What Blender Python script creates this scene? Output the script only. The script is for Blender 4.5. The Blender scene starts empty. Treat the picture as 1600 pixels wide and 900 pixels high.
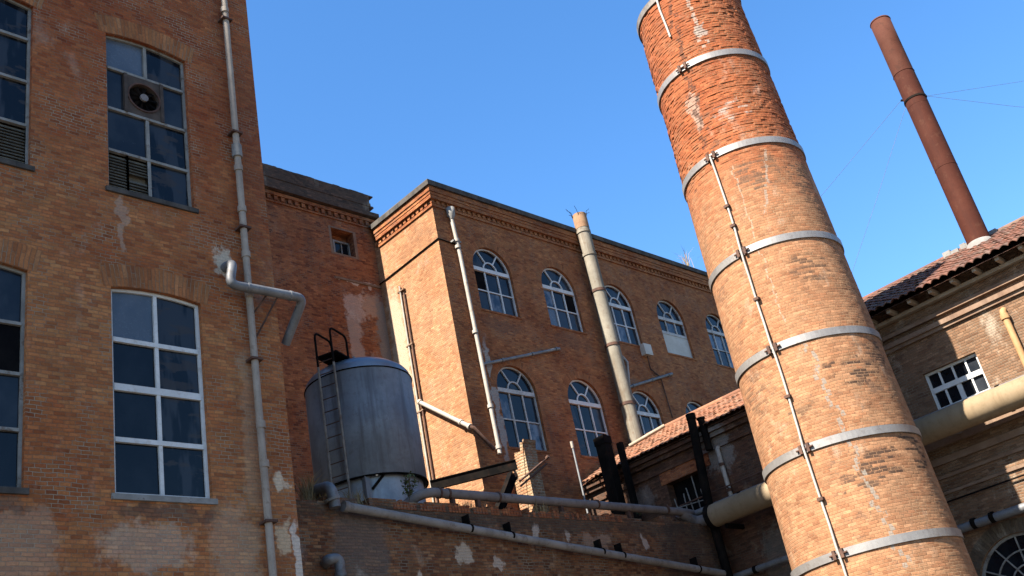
import bpy, bmesh, math, random
from math import sin, cos, pi, radians as RAD
from mathutils import Vector, Matrix
from mathutils.geometry import tessellate_polygon
random.seed(7)
SC = bpy.context.scene
COL = SC.collection
V = Vector

# ---------------------------------------------------------------- camera
FPX = 1637.0
PITCH, ROLL, YAW = RAD(26.42), RAD(-12.125), RAD(48.6)
EYE = V((0, 0, 1.6))
_f = V((sin(YAW)*cos(PITCH), cos(YAW)*cos(PITCH), sin(PITCH)))
_r = V((cos(YAW), -sin(YAW), 0)); _u = _r.cross(_f)
CR = _r*cos(ROLL) + _u*sin(ROLL)
CU = -_r*sin(ROLL) + _u*cos(ROLL)
cam_d = bpy.data.cameras.new('camera'); cam = bpy.data.objects.new('camera', cam_d); COL.objects.link(cam)
cam.matrix_world = Matrix(((CR.x, CU.x, -_f.x, EYE.x), (CR.y, CU.y, -_f.y, EYE.y), (CR.z, CU.z, -_f.z, EYE.z), (0, 0, 0, 1)))
cam_d.sensor_width = 36; cam_d.lens = FPX/1600*36; cam_d.clip_start = 0.1; cam_d.clip_end = 5000
SC.camera = cam

# ---------------------------------------------------------------- light
SUN_EL = RAD(46); SUN_TRAVEL = V((1, -0.022, 0)).normalized()      # the sun stands behind the left end of the mill
to_sun = V((-SUN_TRAVEL.x*cos(SUN_EL), -SUN_TRAVEL.y*cos(SUN_EL), sin(SUN_EL)))
w = bpy.data.worlds.new('World'); SC.world = w; w.use_nodes = True
wn = w.node_tree.nodes; bg = wn['Background']
sky = wn.new('ShaderNodeTexSky'); sky.sky_type = 'NISHITA'; sky.sun_disc = False
sky.sun_elevation = SUN_EL; sky.sun_rotation = math.atan2(to_sun.x, to_sun.y)
sky.air_density = 1.0; sky.dust_density = 0.35; sky.ozone_density = 2.2; sky.altitude = 0
hsv = wn.new('ShaderNodeHueSaturation'); hsv.inputs['Saturation'].default_value = 1.26; hsv.inputs['Value'].default_value = 1.0; hsv.inputs['Hue'].default_value = 0.502
w.node_tree.links.new(sky.outputs[0], hsv.inputs['Color']); w.node_tree.links.new(hsv.outputs[0], bg.inputs[0]); bg.inputs[1].default_value = 0.073
sd = bpy.data.lights.new('sun', 'SUN'); sd.energy = 5.0; sd.angle = RAD(0.53); sd.color = (1.0, 0.92, 0.80)
so = bpy.data.objects.new('sun', sd); COL.objects.link(so); so.location = (-30, 0, 40)
so.rotation_euler = (-to_sun).to_track_quat('-Z', 'Y').to_euler()
SC.view_settings.view_transform = 'Standard'; SC.view_settings.look = 'None'
SC.view_settings.exposure = 2.2; SC.view_settings.gamma = 1.0; SC.view_settings.use_curve_mapping = False

# ---------------------------------------------------------------- main planes, metres
F = 14.0       # mill front, faces -y
CX = 9.58      # its right-hand corner
G = 15.7       # front of the low wall
R = 23.0       # recessed wall
A = 20.0       # front of the wing with arched windows
WX = 19.8      # sunlit end of the wing, faces -x
B = 24.0       # wall of the buildings on the right, faces -x
ROOF_Z = 6.9

def at(px, py, axis, val):
    d = _f + CR*((px-800)/FPX) - CU*((py-450)/FPX)
    return EYE + d*((val-EYE[axis])/d[axis])

# grading of the base colours against the sunlit exposure
GAIN = dict(mill_brick=0.9, lintel_brick=0.68, back_brick=0.86, sooty_brick=0.8, wing_brick=0.8, wing_sunlit_brick=0.52, arch_brick=0.72, chimney_brick=0.47,
            low_wall_brick=0.74, stained_brick=0.52, right_brick=0.42, broken_pier_brick=0.58, rough_arch_brick=0.3,
            weathered_stone=0.3, white_paint=0.58, peeling_white_paint=0.52, flaking_paint=0.34, rotten_louvre=0.35, painted_board=0.55, dark_room=0.8, black_iron=0.3, rusty_iron=0.6,
            rust_stack_steel=0.22, bleached_rust=0.16, tank_steel=0.6, tank_lid_steel=0.38, pale_tank_skirt=0.6, galvanised_steel=0.3,
            weathered_pipe_paint=0.46, grey_gutter=0.36, grey_brown_lagging=0.36, sunbleached_pipe=0.38, cement_flue=0.36, steel_band=0.34, conductor=0.4, yard_asphalt=1.0,
            bitumen_roof=1.0, weed_leaf=0.8, dry_grass=0.5, tan_lagging=0.29, cement=0.26, terracotta_moulding=0.4)

# ---------------------------------------------------------------- node helpers
class NT:
    def __init__(s, name):
        s.m = bpy.data.materials.new(name); s.m.use_nodes = True
        s.t = s.m.node_tree; s.n = s.t.nodes; s.b = s.n['Principled BSDF']
        s._pos = None; s._uv = None
    def lk(s, a, b): s.t.links.new(a, b)
    def set(s, inp, v):
        if hasattr(v, 'is_output') or isinstance(v, bpy.types.NodeSocket): s.lk(v, inp)
        else:
            if isinstance(v, tuple) and len(v) == 3 and inp.type == 'RGBA': v = v + (1,)
            inp.default_value = v
    def pos(s):
        if not s._pos: s._pos = s.n.new('ShaderNodeNewGeometry').outputs['Position']
        return s._pos
    def uv(s):
        if not s._uv:
            x = s.n.new('ShaderNodeUVMap'); x.uv_map = 'UVMap'; s._uv = x.outputs[0]
        return s._uv
    def math(s, op, a, b=0.0, c=None, clamp=False):
        x = s.n.new('ShaderNodeMath'); x.operation = op; x.use_clamp = clamp
        s.set(x.inputs[0], a); s.set(x.inputs[1], b)
        if c is not None: s.set(x.inputs[2], c)
        return x.outputs[0]
    def sep(s, v):
        x = s.n.new('ShaderNodeSeparateXYZ'); s.lk(v, x.inputs[0]); return x.outputs
    def comb(s, a, b, c=0.0):
        x = s.n.new('ShaderNodeCombineXYZ'); s.set(x.inputs[0], a); s.set(x.inputs[1], b); s.set(x.inputs[2], c); return x.outputs[0]
    def vscale(s, v, sc):
        x = s.n.new('ShaderNodeVectorMath'); x.operation = 'MULTIPLY'; s.lk(v, x.inputs[0]); x.inputs[1].default_value = sc; return x.outputs[0]
    def noise(s, vec, scale, detail=3.0, rough=0.55, dist=0.0):
        x = s.n.new('ShaderNodeTexNoise'); s.lk(vec, x.inputs['Vector']); x.inputs['Scale'].default_value = scale
        x.inputs['Detail'].default_value = detail; x.inputs['Roughness'].default_value = rough; x.inputs['Distortion'].default_value = dist
        return x.outputs[0]
    def white(s, vec):
        x = s.n.new('ShaderNodeTexWhiteNoise'); x.noise_dimensions = '3D'; s.lk(vec, x.inputs['Vector']); return x.outputs[0]
    def ramp(s, fac, stops, interp='LINEAR'):
        x = s.n.new('ShaderNodeValToRGB'); x.color_ramp.interpolation = interp
        e = x.color_ramp.elements
        while len(e) < len(stops): e.new(0.5)
        for i, (p, c) in enumerate(stops):
            e[i].position = p; e[i].color = (c if len(c) == 4 else c+(1,)) if isinstance(c, tuple) else (c, c, c, 1)
        s.lk(fac, x.inputs[0]); return x.outputs[0]
    def sm(s, v, lo, hi):                      # smooth step
        x = s.n.new('ShaderNodeMapRange'); x.interpolation_type = 'SMOOTHSTEP'
        s.set(x.inputs[0], v); x.inputs[1].default_value = lo; x.inputs[2].default_value = hi
        return x.outputs[0]
    def mix(s, f, a, b, mode='MIX'):
        x = s.n.new('ShaderNodeMix'); x.data_type = 'RGBA'; x.blend_type = mode
        s.set(x.inputs[0], f); s.set(x.inputs[6], a); s.set(x.inputs[7], b); return x.outputs[2]
    def bump(s, h, strength, dist):
        x = s.n.new('ShaderNodeBump'); x.inputs['Strength'].default_value = strength; x.inputs['Distance'].default_value = dist
        s.set(x.inputs['Height'], h); s.lk(x.outputs[0], s.b.inputs['Normal'])
    def out(s, col, rough=0.9, metal=0.0, spec=0.3):
        s.set(s.b.inputs['Base Color'], col); s.set(s.b.inputs['Roughness'], rough); s.set(s.b.inputs['Metallic'], metal)
        s.b.inputs['Specular IOR Level'].default_value = spec
        return s.m

def brick_mat(name, cols, mortar, course=0.062, length=0.165, joint=0.09, tint=None, patches=(), cracks=(), soot=0.0,
              streak=0.35, bump=0.8, pale=0.25, top_red=None, warm=(1, 1, 1), joints=1.0):
    """brick courses laid out in metres from the UV map; patches = (u, v, half_u, half_v, colour, strength, raggedness)"""
    gain = GAIN.get(name, 0.6); sc_ = lambda c: tuple(q*gain for q in c)
    cols = [(c[0]*gain*warm[0], c[1]*gain*warm[1], c[2]*gain*warm[2]) for c in cols]; mortar = sc_(mortar); patches = [(p[0], p[1], p[2], p[3], sc_(p[4]), p[5], p[6]) for p in patches]
    cracks = [c[:6]+(sc_(c[6]), c[7]) for c in cracks]
    n = NT(name); uv = n.uv(); P = n.pos()
    wob = n.noise(P, 2.2, 2.0); wob2 = n.noise(P, 9.0, 2.0)
    u, v, _ = n.sep(uv)
    v1 = n.math('ADD', v, n.math('MULTIPLY', n.math('SUBTRACT', wob, 0.5), 0.05))
    v1 = n.math('ADD', v1, n.math('MULTIPLY', n.math('SUBTRACT', wob2, 0.5), 0.016))
    vr = n.math('DIVIDE', v1, course); row = n.math('FLOOR', vr)
    rw = n.white(n.comb(row, 3.7, 0.0))
    off = n.math('ADD', n.math('MULTIPLY', n.math('MODULO', row, 2.0), 0.5), n.math('MULTIPLY', rw, 0.35))
    ur = n.math('ADD', n.math('DIVIDE', n.math('ADD', u, n.math('MULTIPLY', n.math('SUBTRACT', wob2, 0.5), 0.03)), length), off)
    cu = n.math('FLOOR', ur); fu = n.math('FRACT', ur); fv = n.math('FRACT', vr)
    du = n.math('MULTIPLY', n.math('SUBTRACT', 0.5, n.math('ABSOLUTE', n.math('SUBTRACT', fu, 0.5))), length/course)
    dv = n.math('SUBTRACT', 0.5, n.math('ABSOLUTE', n.math('SUBTRACT', fv, 0.5)))
    dmin = n.math('MINIMUM', du, dv)
    dmin = n.math('ADD', dmin, n.math('MULTIPLY', n.math('SUBTRACT', n.noise(P, 30.0, 3.0), 0.5), 0.16))
    brickm = n.sm(dmin, joint*0.45, joint*1.5)
    idv = n.comb(cu, row, 1.3)
    wn_ = n.white(idv); wn2 = n.white(n.comb(row, cu, 8.1))
    k = len(cols)-1
    base = n.ramp(wn_, [(i/k, c) for i, c in enumerate(cols)])
    big = n.noise(P, 0.55, 4.0, 0.6); mid = n.noise(P, 2.6, 4.0, 0.65); fine = n.noise(P, 26.0, 3.0, 0.7)
    if tint: base = n.mix(n.sm(big, 0.42, 0.66), base, n.mix(1.0, base, tint, 'MULTIPLY'))
    if top_red:
        z0, z1, colr = top_red
        zz = n.sep(P)[2]
        zt = n.sm(n.math('ADD', zz, n.math('MULTIPLY', n.math('SUBTRACT', mid, 0.5), 2.2)), z0, z1)
        base = n.mix(zt, base, n.mix(1.0, base, colr, 'MULTIPLY'))
    g = n.math('MULTIPLY_ADD', n.math('SUBTRACT', mid, 0.5), 1.0, 0.98)
    g = n.math('MULTIPLY', g, n.math('MULTIPLY_ADD', n.math('SUBTRACT', fine, 0.5), 0.9, 1.0))
    g = n.math('MULTIPLY', g, n.math('MULTIPLY_ADD', n.math('SUBTRACT', wn2, 0.5), 0.32, 1.0))
    gc = n.comb(g, g, g); base = n.mix(1.0, base, gc, 'MULTIPLY')
    mcol = n.mix(n.sm(mid, 0.35, 0.7), mortar, tuple(c*0.6 for c in mortar))
    hid = n.sm(n.noise(P, 1.3, 3.0), 0.34, 0.56)                     # where mortar is smeared over or the same tone as the bricks
    mcol = n.mix(n.math('MULTIPLY', hid, 0.72), mcol, n.mix(1.0, base, (0.8, 0.8, 0.8), 'MULTIPLY'))
    base = n.mix(n.math('MULTIPLY', n.sm(n.noise(P, 7.0, 4.0, 0.7), 0.5, 0.72), 0.4), base, n.mix(1.0, base, (0.62, 0.52, 0.5), 'MULTIPLY'))
    col = n.mix(n.math('MULTIPLY_ADD', brickm, joints, 1.0-joints), mcol, base)
    # pale salts and dark weather streaks
    st = n.noise(n.vscale(P, (1.6, 1.6, 0.22)), 1.0, 4.0, 0.65)
    if pale: col = n.mix(n.math('MULTIPLY', n.sm(n.noise(n.vscale(P, (1, 1, 0.6)), 1.9, 5.0, 0.7), 0.56, 0.74), pale), col, (0.42, 0.36, 0.28))
    if streak: col = n.mix(n.math('MULTIPLY', n.sm(st, 0.54, 0.72), streak), col, (0.05, 0.038, 0.03))
    if soot:
        sc = n.noise(n.vscale(P, (1, 1, 1.6)), 1.5, 5.0, 0.75)
        sc = n.math('MAXIMUM', sc, n.math('SUBTRACT', n.noise(n.vscale(P, (1, 1, 2.6)), 4.2, 4.0, 0.7), 0.045))
        sb = n.math('MULTIPLY', n.sm(sc, 0.56, 0.66), n.sm(n.white(n.comb(cu, row, 4.4)), 0.15, 0.5))
        col = n.mix(n.math('MULTIPLY', sb, soot), col, (0.07, 0.045, 0.032))
    rag = n.noise(P, 6.0, 5.0, 0.75); pu_ = n.math('ADD', u, n.math('MULTIPLY', n.math('SUBTRACT', n.noise(n.vscale(P, (1, 1.1, 1)), 3.1, 3.0), 0.5), 0.5))
    pv_ = n.math('ADD', v, n.math('MULTIPLY', n.math('SUBTRACT', n.noise(n.vscale(P, (1.2, 1, 0.9)), 2.7, 3.0), 0.5), 0.6))
    for (pu, pv, hu, hv, pc, ps, pr) in patches:
        a = n.math('DIVIDE', n.math('ABSOLUTE', n.math('SUBTRACT', pu_, pu)), hu)
        b = n.math('DIVIDE', n.math('ABSOLUTE', n.math('SUBTRACT', pv_, pv)), hv)
        m = n.math('POWER', n.math('ADD', n.math('POWER', a, 3.0), n.math('POWER', b, 3.0)), 0.3333)
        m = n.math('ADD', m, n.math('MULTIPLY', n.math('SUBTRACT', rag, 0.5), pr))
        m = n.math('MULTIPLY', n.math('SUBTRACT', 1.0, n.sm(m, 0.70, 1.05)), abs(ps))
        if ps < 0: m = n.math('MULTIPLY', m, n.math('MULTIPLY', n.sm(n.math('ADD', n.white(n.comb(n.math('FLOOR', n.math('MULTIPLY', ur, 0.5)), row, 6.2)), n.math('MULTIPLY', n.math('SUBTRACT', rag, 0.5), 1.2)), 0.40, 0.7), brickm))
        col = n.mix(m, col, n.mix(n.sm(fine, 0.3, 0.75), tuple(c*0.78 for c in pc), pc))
    for (cu0, slope, v0, v1_, wd, amp, cc, cs) in cracks:                # repaired cracks: pale mortar stepping along the joints
        stepn = n.noise(n.comb(0.0, n.math('MULTIPLY', n.math('FLOOR', n.math('MULTIPLY', vr, 0.5)), 0.6), cu0*3.1), 1.1, 2.0)
        line = n.math('ADD', n.math('MULTIPLY_ADD', n.math('SUBTRACT', v, v0), slope, cu0), n.math('MULTIPLY', n.math('SUBTRACT', stepn, 0.5), amp))
        d = n.math('ABSOLUTE', n.math('SUBTRACT', u, line))
        ww = n.math('MULTIPLY', n.noise(P, 6.0, 3.0), wd*2)
        m = n.math('LESS_THAN', d, ww)
        m = n.math('MULTIPLY', m, n.math('MULTIPLY', n.math('GREATER_THAN', v, v0), n.math('LESS_THAN', v, v1_)))
        m = n.math('MULTIPLY', m, n.sm(n.noise(P, 11.0, 2.0), 0.36, 0.5))
        col = n.mix(n.math('MULTIPLY', m, cs), col, cc)
    h = n.math('ADD', n.math('MULTIPLY', brickm, n.math('MULTIPLY_ADD', wn2, 0.6, 0.7)), n.math('MULTIPLY', fine, 0.5))
    n.bump(h, bump, 0.012)
    return n.out(col, 0.92, 0.0, 0.15)

def plain_mat(name, c1, c2, scale=3.0, rough=0.7, metal=0.0, spec=0.3, streak=None, bump=0.0, rust=None):
    gain = GAIN.get(name, 0.55); c1 = tuple(q*gain for q in c1); c2 = tuple(q*gain for q in c2)
    if rust: rust = (tuple(q*gain for q in rust[0]), rust[1])
    if streak: streak = (tuple(q*gain for q in streak[0]), streak[1])
    n = NT(name); P = n.pos()
    col = n.mix(n.sm(n.noise(P, scale, 5.0, 0.65), 0.35, 0.68), c1, c2)
    col = n.mix(n.math('MULTIPLY', n.sm(n.noise(P, scale*9, 3.0, 0.7), 0.5, 0.75), 0.35), col, tuple(c*0.6 for c in c1))
    if streak:
        sc, st = streak
        col = n.mix(n.math('MULTIPLY', n.sm(n.noise(n.vscale(P, (5.0, 5.0, 0.35)), 1.0, 4.0, 0.65), 0.46, 0.70), st), col, sc)
    if rust:
        rc, rs = rust
        col = n.mix(n.math('MULTIPLY', n.sm(n.noise(P, 4.5, 5.0, 0.75), 0.54, 0.66), rs), col, rc)
    if bump: n.bump(n.noise(P, 18.0, 4.0, 0.7), bump, 0.01)
    return n.out(col, rough, metal, spec)

def glass_mat(name, c1, c2, rough=0.06, spec=0.5, scale=1.2):
    n = NT(name); P = n.pos()
    f = n.noise(n.vscale(P, (1, 1, 0.7)), scale, 4.0, 0.6)
    col = n.mix(n.sm(f, 0.38, 0.66), c1, c2)
    dirt = n.sm(n.noise(P, 14.0, 4.0, 0.7), 0.52, 0.8)
    n.bump(n.noise(P, 1.7, 2.0), 0.12, 0.02)
    return n.out(col, n.math('MULTIPLY_ADD', dirt, 0.25, rough), 0.0, spec)

# ---------------------------------------------------------------- mesh helpers
class MB:
    def __init__(s): s.v = []; s.f = []; s.uv = []; s.sm = []; s.mi = []
    def face(s, pts, uvs=None, smooth=False, mi=0):
        i = len(s.v); s.v += [V(p) for p in pts]; s.f.append(list(range(i, i+len(pts))))
        if uvs is None:
            n = V((0, 0, 0))
            p = [V(q) for q in pts]
            for k in range(len(p)):
                a, b = p[k], p[(k+1) % len(p)]
                n += V(((a.y-b.y)*(a.z+b.z), (a.z-b.z)*(a.x+b.x), (a.x-b.x)*(a.y+b.y)))
            ax, ay, az = abs(n.x), abs(n.y), abs(n.z)
            if az > ax and az > ay: uvs = [(q.x, q.y) for q in p]
            elif ax > ay: uvs = [(q.y, q.z) for q in p]
            else: uvs = [(q.x, q.z) for q in p]
        s.uv.append(uvs); s.sm.append(smooth); s.mi.append(mi)
    def grid(s, pts, uvs=None, smooth=True, mi=0, closed=False):
        """pts[i][j] with shared vertices"""
        i0 = len(s.v); nr = len(pts); nc = len(pts[0])
        for r_ in pts: s.v += [V(p) for p in r_]
        for i in range(nr-1):
            for j in range(nc if closed else nc-1):
                j2 = (j+1) % nc
                s.f.append([i0+i*nc+j, i0+i*nc+j2, i0+(i+1)*nc+j2, i0+(i+1)*nc+j])
                if uvs:
                    dj = uvs[i][j+1] if (j+1 < len(uvs[i])) else uvs[i][j2]
                    dj1 = uvs[i+1][j+1] if (j+1 < len(uvs[i+1])) else uvs[i+1][j2]
                    s.uv.append([uvs[i][j], dj, dj1, uvs[i+1][j]])
                else:
                    s.uv.append([(0, 0)]*4)
                s.sm.append(smooth); s.mi.append(mi)
    def box(s, x0, x1, y0, y1, z0, z1, mi=0, M=None):
        c = [V((x, y, z)) for z in (z0, z1) for y in (y0, y1) for x in (x0, x1)]
        if M: c = [M @ p for p in c]
        for q in ((0, 1, 5, 4), (3, 2, 6, 7), (2, 0, 4, 6), (1, 3, 7, 5), (4, 5, 7, 6), (2, 3, 1, 0)):
            s.face([c[k] for k in q], mi=mi)
    def tube(s, path, r, seg=14, caps=True, mi=0, r2=None, hollow=False):
        path = [V(p) for p in path]; n = len(path)
        tans = []
        for i in range(n):
            a = (path[i]-path[i-1]).normalized() if i else (path[1]-path[0]).normalized()
            b = (path[i+1]-path[i]).normalized() if i < n-1 else a
            tans.append((a+b).normalized())
        nrm = tans[0].cross(V((0, 0, 1)))
        if nrm.length < 0.05: nrm = tans[0].cross(V((0, 1, 0)))
        nrm.normalize(); rings = []; uvs = []; L = 0
        for i in range(n):
            if i:
                L += (path[i]-path[i-1]).length
                ax = tans[i-1].cross(tans[i])
                if ax.length > 1e-6: nrm = Matrix.Rotation(tans[i-1].angle(tans[i]), 3, ax.normalized()) @ nrm
            nrm = (nrm - tans[i]*nrm.dot(tans[i])).normalized()
            bn = tans[i].cross(nrm); k = 1.0
            if 0 < i < n-1:
                k = 1/max(0.5, (path[i]-path[i-1]).normalized().dot(tans[i]))
                k = min(k, 1.15)
            rr = r if r2 is None else r+(r2-r)*i/(n-1)
            rings.append([path[i] + (nrm*cos(2*pi*j/seg)+bn*sin(2*pi*j/seg))*rr*k for j in range(seg)])
            uvs.append([(2*pi*r*j/seg, L) for j in range(seg+1)])
        s.grid(rings, uvs, True, mi, True)
        if caps:
            s.face(list(reversed(rings[0])), [(0, 0)]*seg, mi=mi); s.face(rings[-1], [(0, 0)]*seg, mi=mi)
    def lathe(s, cx, cy, prof, seg=64, mi=0, smooth=True, rref=None):
        rings = []; uvs = []; L = 0
        for i, (r_, z) in enumerate(prof):
            if i: L += math.hypot(prof[i][0]-prof[i-1][0], prof[i][1]-prof[i-1][1])
            rings.append([(cx+r_*cos(2*pi*j/seg), cy+r_*sin(2*pi*j/seg), z) for j in range(seg)])
            uvs.append([(2*pi*j/seg*(rref or prof[0][0]), z) for j in range(seg+1)])
        s.grid(rings, uvs, smooth, mi, True)
    def build(s, name, mats, parent=None):
        me = bpy.data.meshes.new(name); me.from_pydata([tuple(p) for p in s.v], [], s.f)
        if not isinstance(mats, (list, tuple)): mats = [mats]
        for m in mats: me.materials.append(m)
        ul = me.uv_layers.new(name='UVMap')
        flat = []
        for q in s.uv:
            for a in q: flat += [a[0], a[1]]
        ul.data.foreach_set('uv', flat)
        me.polygons.foreach_set('use_smooth', s.sm); me.polygons.foreach_set('material_index', s.mi)
        me.update()
        o = bpy.data.objects.new(name, me); COL.objects.link(o)
        if parent is not None:
            o.parent = parent
            o.matrix_parent_inverse = Matrix.Translation(parent_world(parent)).inverted()
        return o

def parent_world(p):                        # meshes are built in world metres; only the Empties stand away from the origin
    return V(p.location) if p.type == 'EMPTY' else V((0, 0, 0))

def tag(o, label, cat, group=None, kind=None):
    o['label'] = label; o['category'] = cat
    if group: o['group'] = group
    if kind: o['kind'] = kind
    return o
def thing(name, label, cat, loc=(0, 0, 0), group=None):
    o = bpy.data.objects.new(name, None); COL.objects.link(o); o.location = loc; o.empty_display_size = 0.3
    return tag(o, label, cat, group)
def structure(name, mb, m):
    o = mb.build(name, m); o['kind'] = 'structure'; return o

def bend(pts, rad=0.25, n=5):
    """round the corners of a polyline"""
    pts = [V(p) for p in pts]; out = [pts[0]]
    for i in range(1, len(pts)-1):
        a = (pts[i-1]-pts[i]); b = (pts[i+1]-pts[i]); d = min(rad, a.length*0.48, b.length*0.48)
        p0 = pts[i]+a.normalized()*d; p1 = pts[i]+b.normalized()*d
        for k in range(n+1):
            t = k/n; out.append(p0*(1-t)**2+pts[i]*2*t*(1-t)+p1*t*t)
    out.append(pts[-1]); return out
def arc(cx, cz, r, a0, a1, n): return [(cx+r*cos(a0+(a1-a0)*k/n), cz+r*sin(a0+(a1-a0)*k/n)) for k in range(n+1)]

# map of a wall plane: local (u, z, depth) -> world.  'y': plane y = val facing -y ; 'x': plane x = val facing -x
class Plane:
    def __init__(s, axis, val): s.a = axis; s.val = val
    def __call__(s, u, z, d=0.0): return V((u, s.val+d, z)) if s.a == 'y' else V((s.val+d, u, z))
    def px(s, x, y, d=0.0):
        p = at(x, y, 1 if s.a == 'y' else 0, s.val+d); return (p.x if s.a == 'y' else p.y), p.z
def pface(mb, pl, pts, d, mi=0):
    """flat polygon on a plane, wound to face the viewer side"""
    P = [pl(u, z, d) for u, z in pts]
    ar = sum(pts[i][0]*pts[(i+1) % len(pts)][1]-pts[(i+1) % len(pts)][0]*pts[i][1] for i in range(len(pts)))
    if (ar < 0) == (pl.a == 'y'): P.reverse()
    mb.face(P, mi=mi)
def pbar(mb, pl, u0, u1, z0, z1, d0, d1, mi=0):
    if pl.a == 'y': mb.box(u0, u1, pl.val+d0, pl.val+d1, z0, z1, mi)
    else: mb.box(pl.val+d0, pl.val+d1, u0, u1, z0, z1, mi)
def pstrip(mb, pl, inner, outer, d0, d1, mi=0, closed=False):
    """a solid strip between two polylines (u,z), from depth d0 (front) to d1"""
    n = len(inner)
    for k in range(n if closed else n-1):
        a, b, c, e = inner[k], inner[(k+1) % n], outer[(k+1) % n], outer[k]
        pface(mb, pl, [a, b, c, e], d0, mi)
        mb.face([pl(*a, d0), pl(*b, d0), pl(*b, d1), pl(*a, d1)], mi=mi)
        mb.face([pl(*e, d0), pl(*c, d0), pl(*c, d1), pl(*e, d1)], mi=mi)
def line_bar(mb, pl, p, q, wd, d0, d1, mi=0):
    dx, dz = q[0]-p[0], q[1]-p[1]; L = math.hypot(dx, dz); nx, nz = -dz/L*wd/2, dx/L*wd/2
    pstrip(mb, pl, [(p[0]+nx, p[1]+nz), (q[0]+nx, q[1]+nz)], [(p[0]-nx, p[1]-nz), (q[0]-nx, q[1]-nz)], d0, d1, mi)
def wall_face(mb, pl, outline, holes, reveal, mi=0, rmi=0):
    loops = [[V((u, z, 0)) for u, z in outline]] + [[V((u, z, 0)) for u, z in h] for h in holes]
    flat = [p for l in loops for p in l]
    for t in tessellate_polygon(loops): pface(mb, pl, [(flat[i].x, flat[i].y) for i in t], 0, mi)
    for h in holes:
        n = len(h)
        for k in range(n):
            a, b = h[k], h[(k+1) % n]
            mb.face([pl(*a, 0), pl(*b, 0), pl(*b, reveal), pl(*a, reveal)], mi=rmi)

# ---------------------------------------------------------------- materials
MORT = (0.30, 0.25, 0.19)
M = {}
M['mill'] = brick_mat('mill_brick', [(0.21, 0.078, 0.036), (0.27, 0.108, 0.048), (0.31, 0.14, 0.062), (0.24, 0.088, 0.040), (0.32, 0.155, 0.072), (0.28, 0.112, 0.05)], (0.27, 0.21, 0.15), warm=(1.03, 0.96, 0.80),
    tint=(0.86, 0.72, 0.66), streak=0.25, pale=0.18, top_red=(10.0, 14.5, (0.84, 0.66, 0.62)), patches=(
    (6.75, 11.45, 0.07, 0.62, (0.40, 0.32, 0.25), 0.40, 1.6),                # pale drip below the vent
    (8.55, 11.05, 0.20, 0.30, (0.50, 0.43, 0.33), 0.85, 1.3),                # plaster round the duct
    (9.30, 7.1, 0.16, 0.18, (0.60, 0.50, 0.36), 0.8, 0.9), (9.28, 6.15, 0.14, 0.33, (0.55, 0.43, 0.28), 0.75, 0.9),
    (9.52, 5.6, 0.10, 0.9, (0.58, 0.52, 0.44), 0.8, 0.9),
    (8.4, 5.9, 0.45, 0.9, (0.46, 0.36, 0.25), 0.30, 1.3), (7.0, 6.0, 0.8, 0.35, (0.50, 0.42, 0.32), 0.33, 1.5), (5.3, 6.0, 0.55, 0.6, (0.42, 0.34, 0.25), 0.28, 1.4),
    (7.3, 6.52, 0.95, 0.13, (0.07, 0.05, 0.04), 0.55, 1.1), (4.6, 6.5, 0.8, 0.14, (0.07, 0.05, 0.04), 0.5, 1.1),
    (9.35, 13.2, 0.3, 3.2, (0.13, 0.05, 0.03), 0.30, 0.9), (8.9, 8.0, 0.22, 1.6, (0.40, 0.30, 0.2), 0.3, 1.2)))
M['lintel'] = brick_mat('lintel_brick', [(0.25, 0.095, 0.045), (0.34, 0.15, 0.07), (0.28, 0.11, 0.05), (0.38, 0.19, 0.10)], (0.30, 0.22, 0.15), warm=(1.03, 0.96, 0.80), course=0.068, length=0.55, streak=0.15, pale=0.2)
M['back'] = brick_mat('back_brick', [(0.13, 0.045, 0.026), (0.23, 0.085, 0.042), (0.28, 0.115, 0.055), (0.20, 0.07, 0.036)], (0.20, 0.15, 0.11), warm=(1.03, 0.96, 0.80),
    tint=(0.8, 0.68, 0.62), streak=0.3, pale=0.12, patches=(
    (18.60, 16.6, 0.40, 0.55, (0.52, 0.40, 0.33), 0.55, 1.2), (18.5, 15.3, 0.28, 1.3, (0.45, 0.36, 0.30), 0.5, 1.1), (18.9, 17.52, 1.0, 0.05, (0.5, 0.38, 0.3), 0.8, 0.5),
    (19.3, 16.8, 0.5, 0.5, (0.50, 0.37, 0.28), 0.45, 1.5), (19.7, 15.4, 0.33, 2.0, (0.20, 0.17, 0.15), 0.85, 0.7), (19.1, 14.0, 0.5, 1.1, (0.42, 0.32, 0.25), 0.35, 1.4)))
M['soot_brick'] = brick_mat('sooty_brick', [(0.045, 0.032, 0.026), (0.09, 0.055, 0.038), (0.065, 0.045, 0.035), (0.12, 0.07, 0.05)], (0.07, 0.06, 0.05), streak=0.4, pale=0.22)
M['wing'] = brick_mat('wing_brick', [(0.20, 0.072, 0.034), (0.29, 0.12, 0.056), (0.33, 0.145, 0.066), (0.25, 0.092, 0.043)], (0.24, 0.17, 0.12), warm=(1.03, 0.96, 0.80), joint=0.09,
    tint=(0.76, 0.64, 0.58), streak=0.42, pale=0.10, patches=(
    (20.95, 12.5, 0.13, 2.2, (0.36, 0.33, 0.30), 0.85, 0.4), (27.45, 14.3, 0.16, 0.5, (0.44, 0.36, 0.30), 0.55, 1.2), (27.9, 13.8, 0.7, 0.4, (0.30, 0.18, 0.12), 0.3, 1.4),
    (21.8, 15.1, 1.0, 0.22, (0.14, 0.07, 0.045), 0.5, 1.0), (25.2, 15.1, 1.0, 0.3, (0.14, 0.075, 0.05), 0.4, 1.0)))
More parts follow.
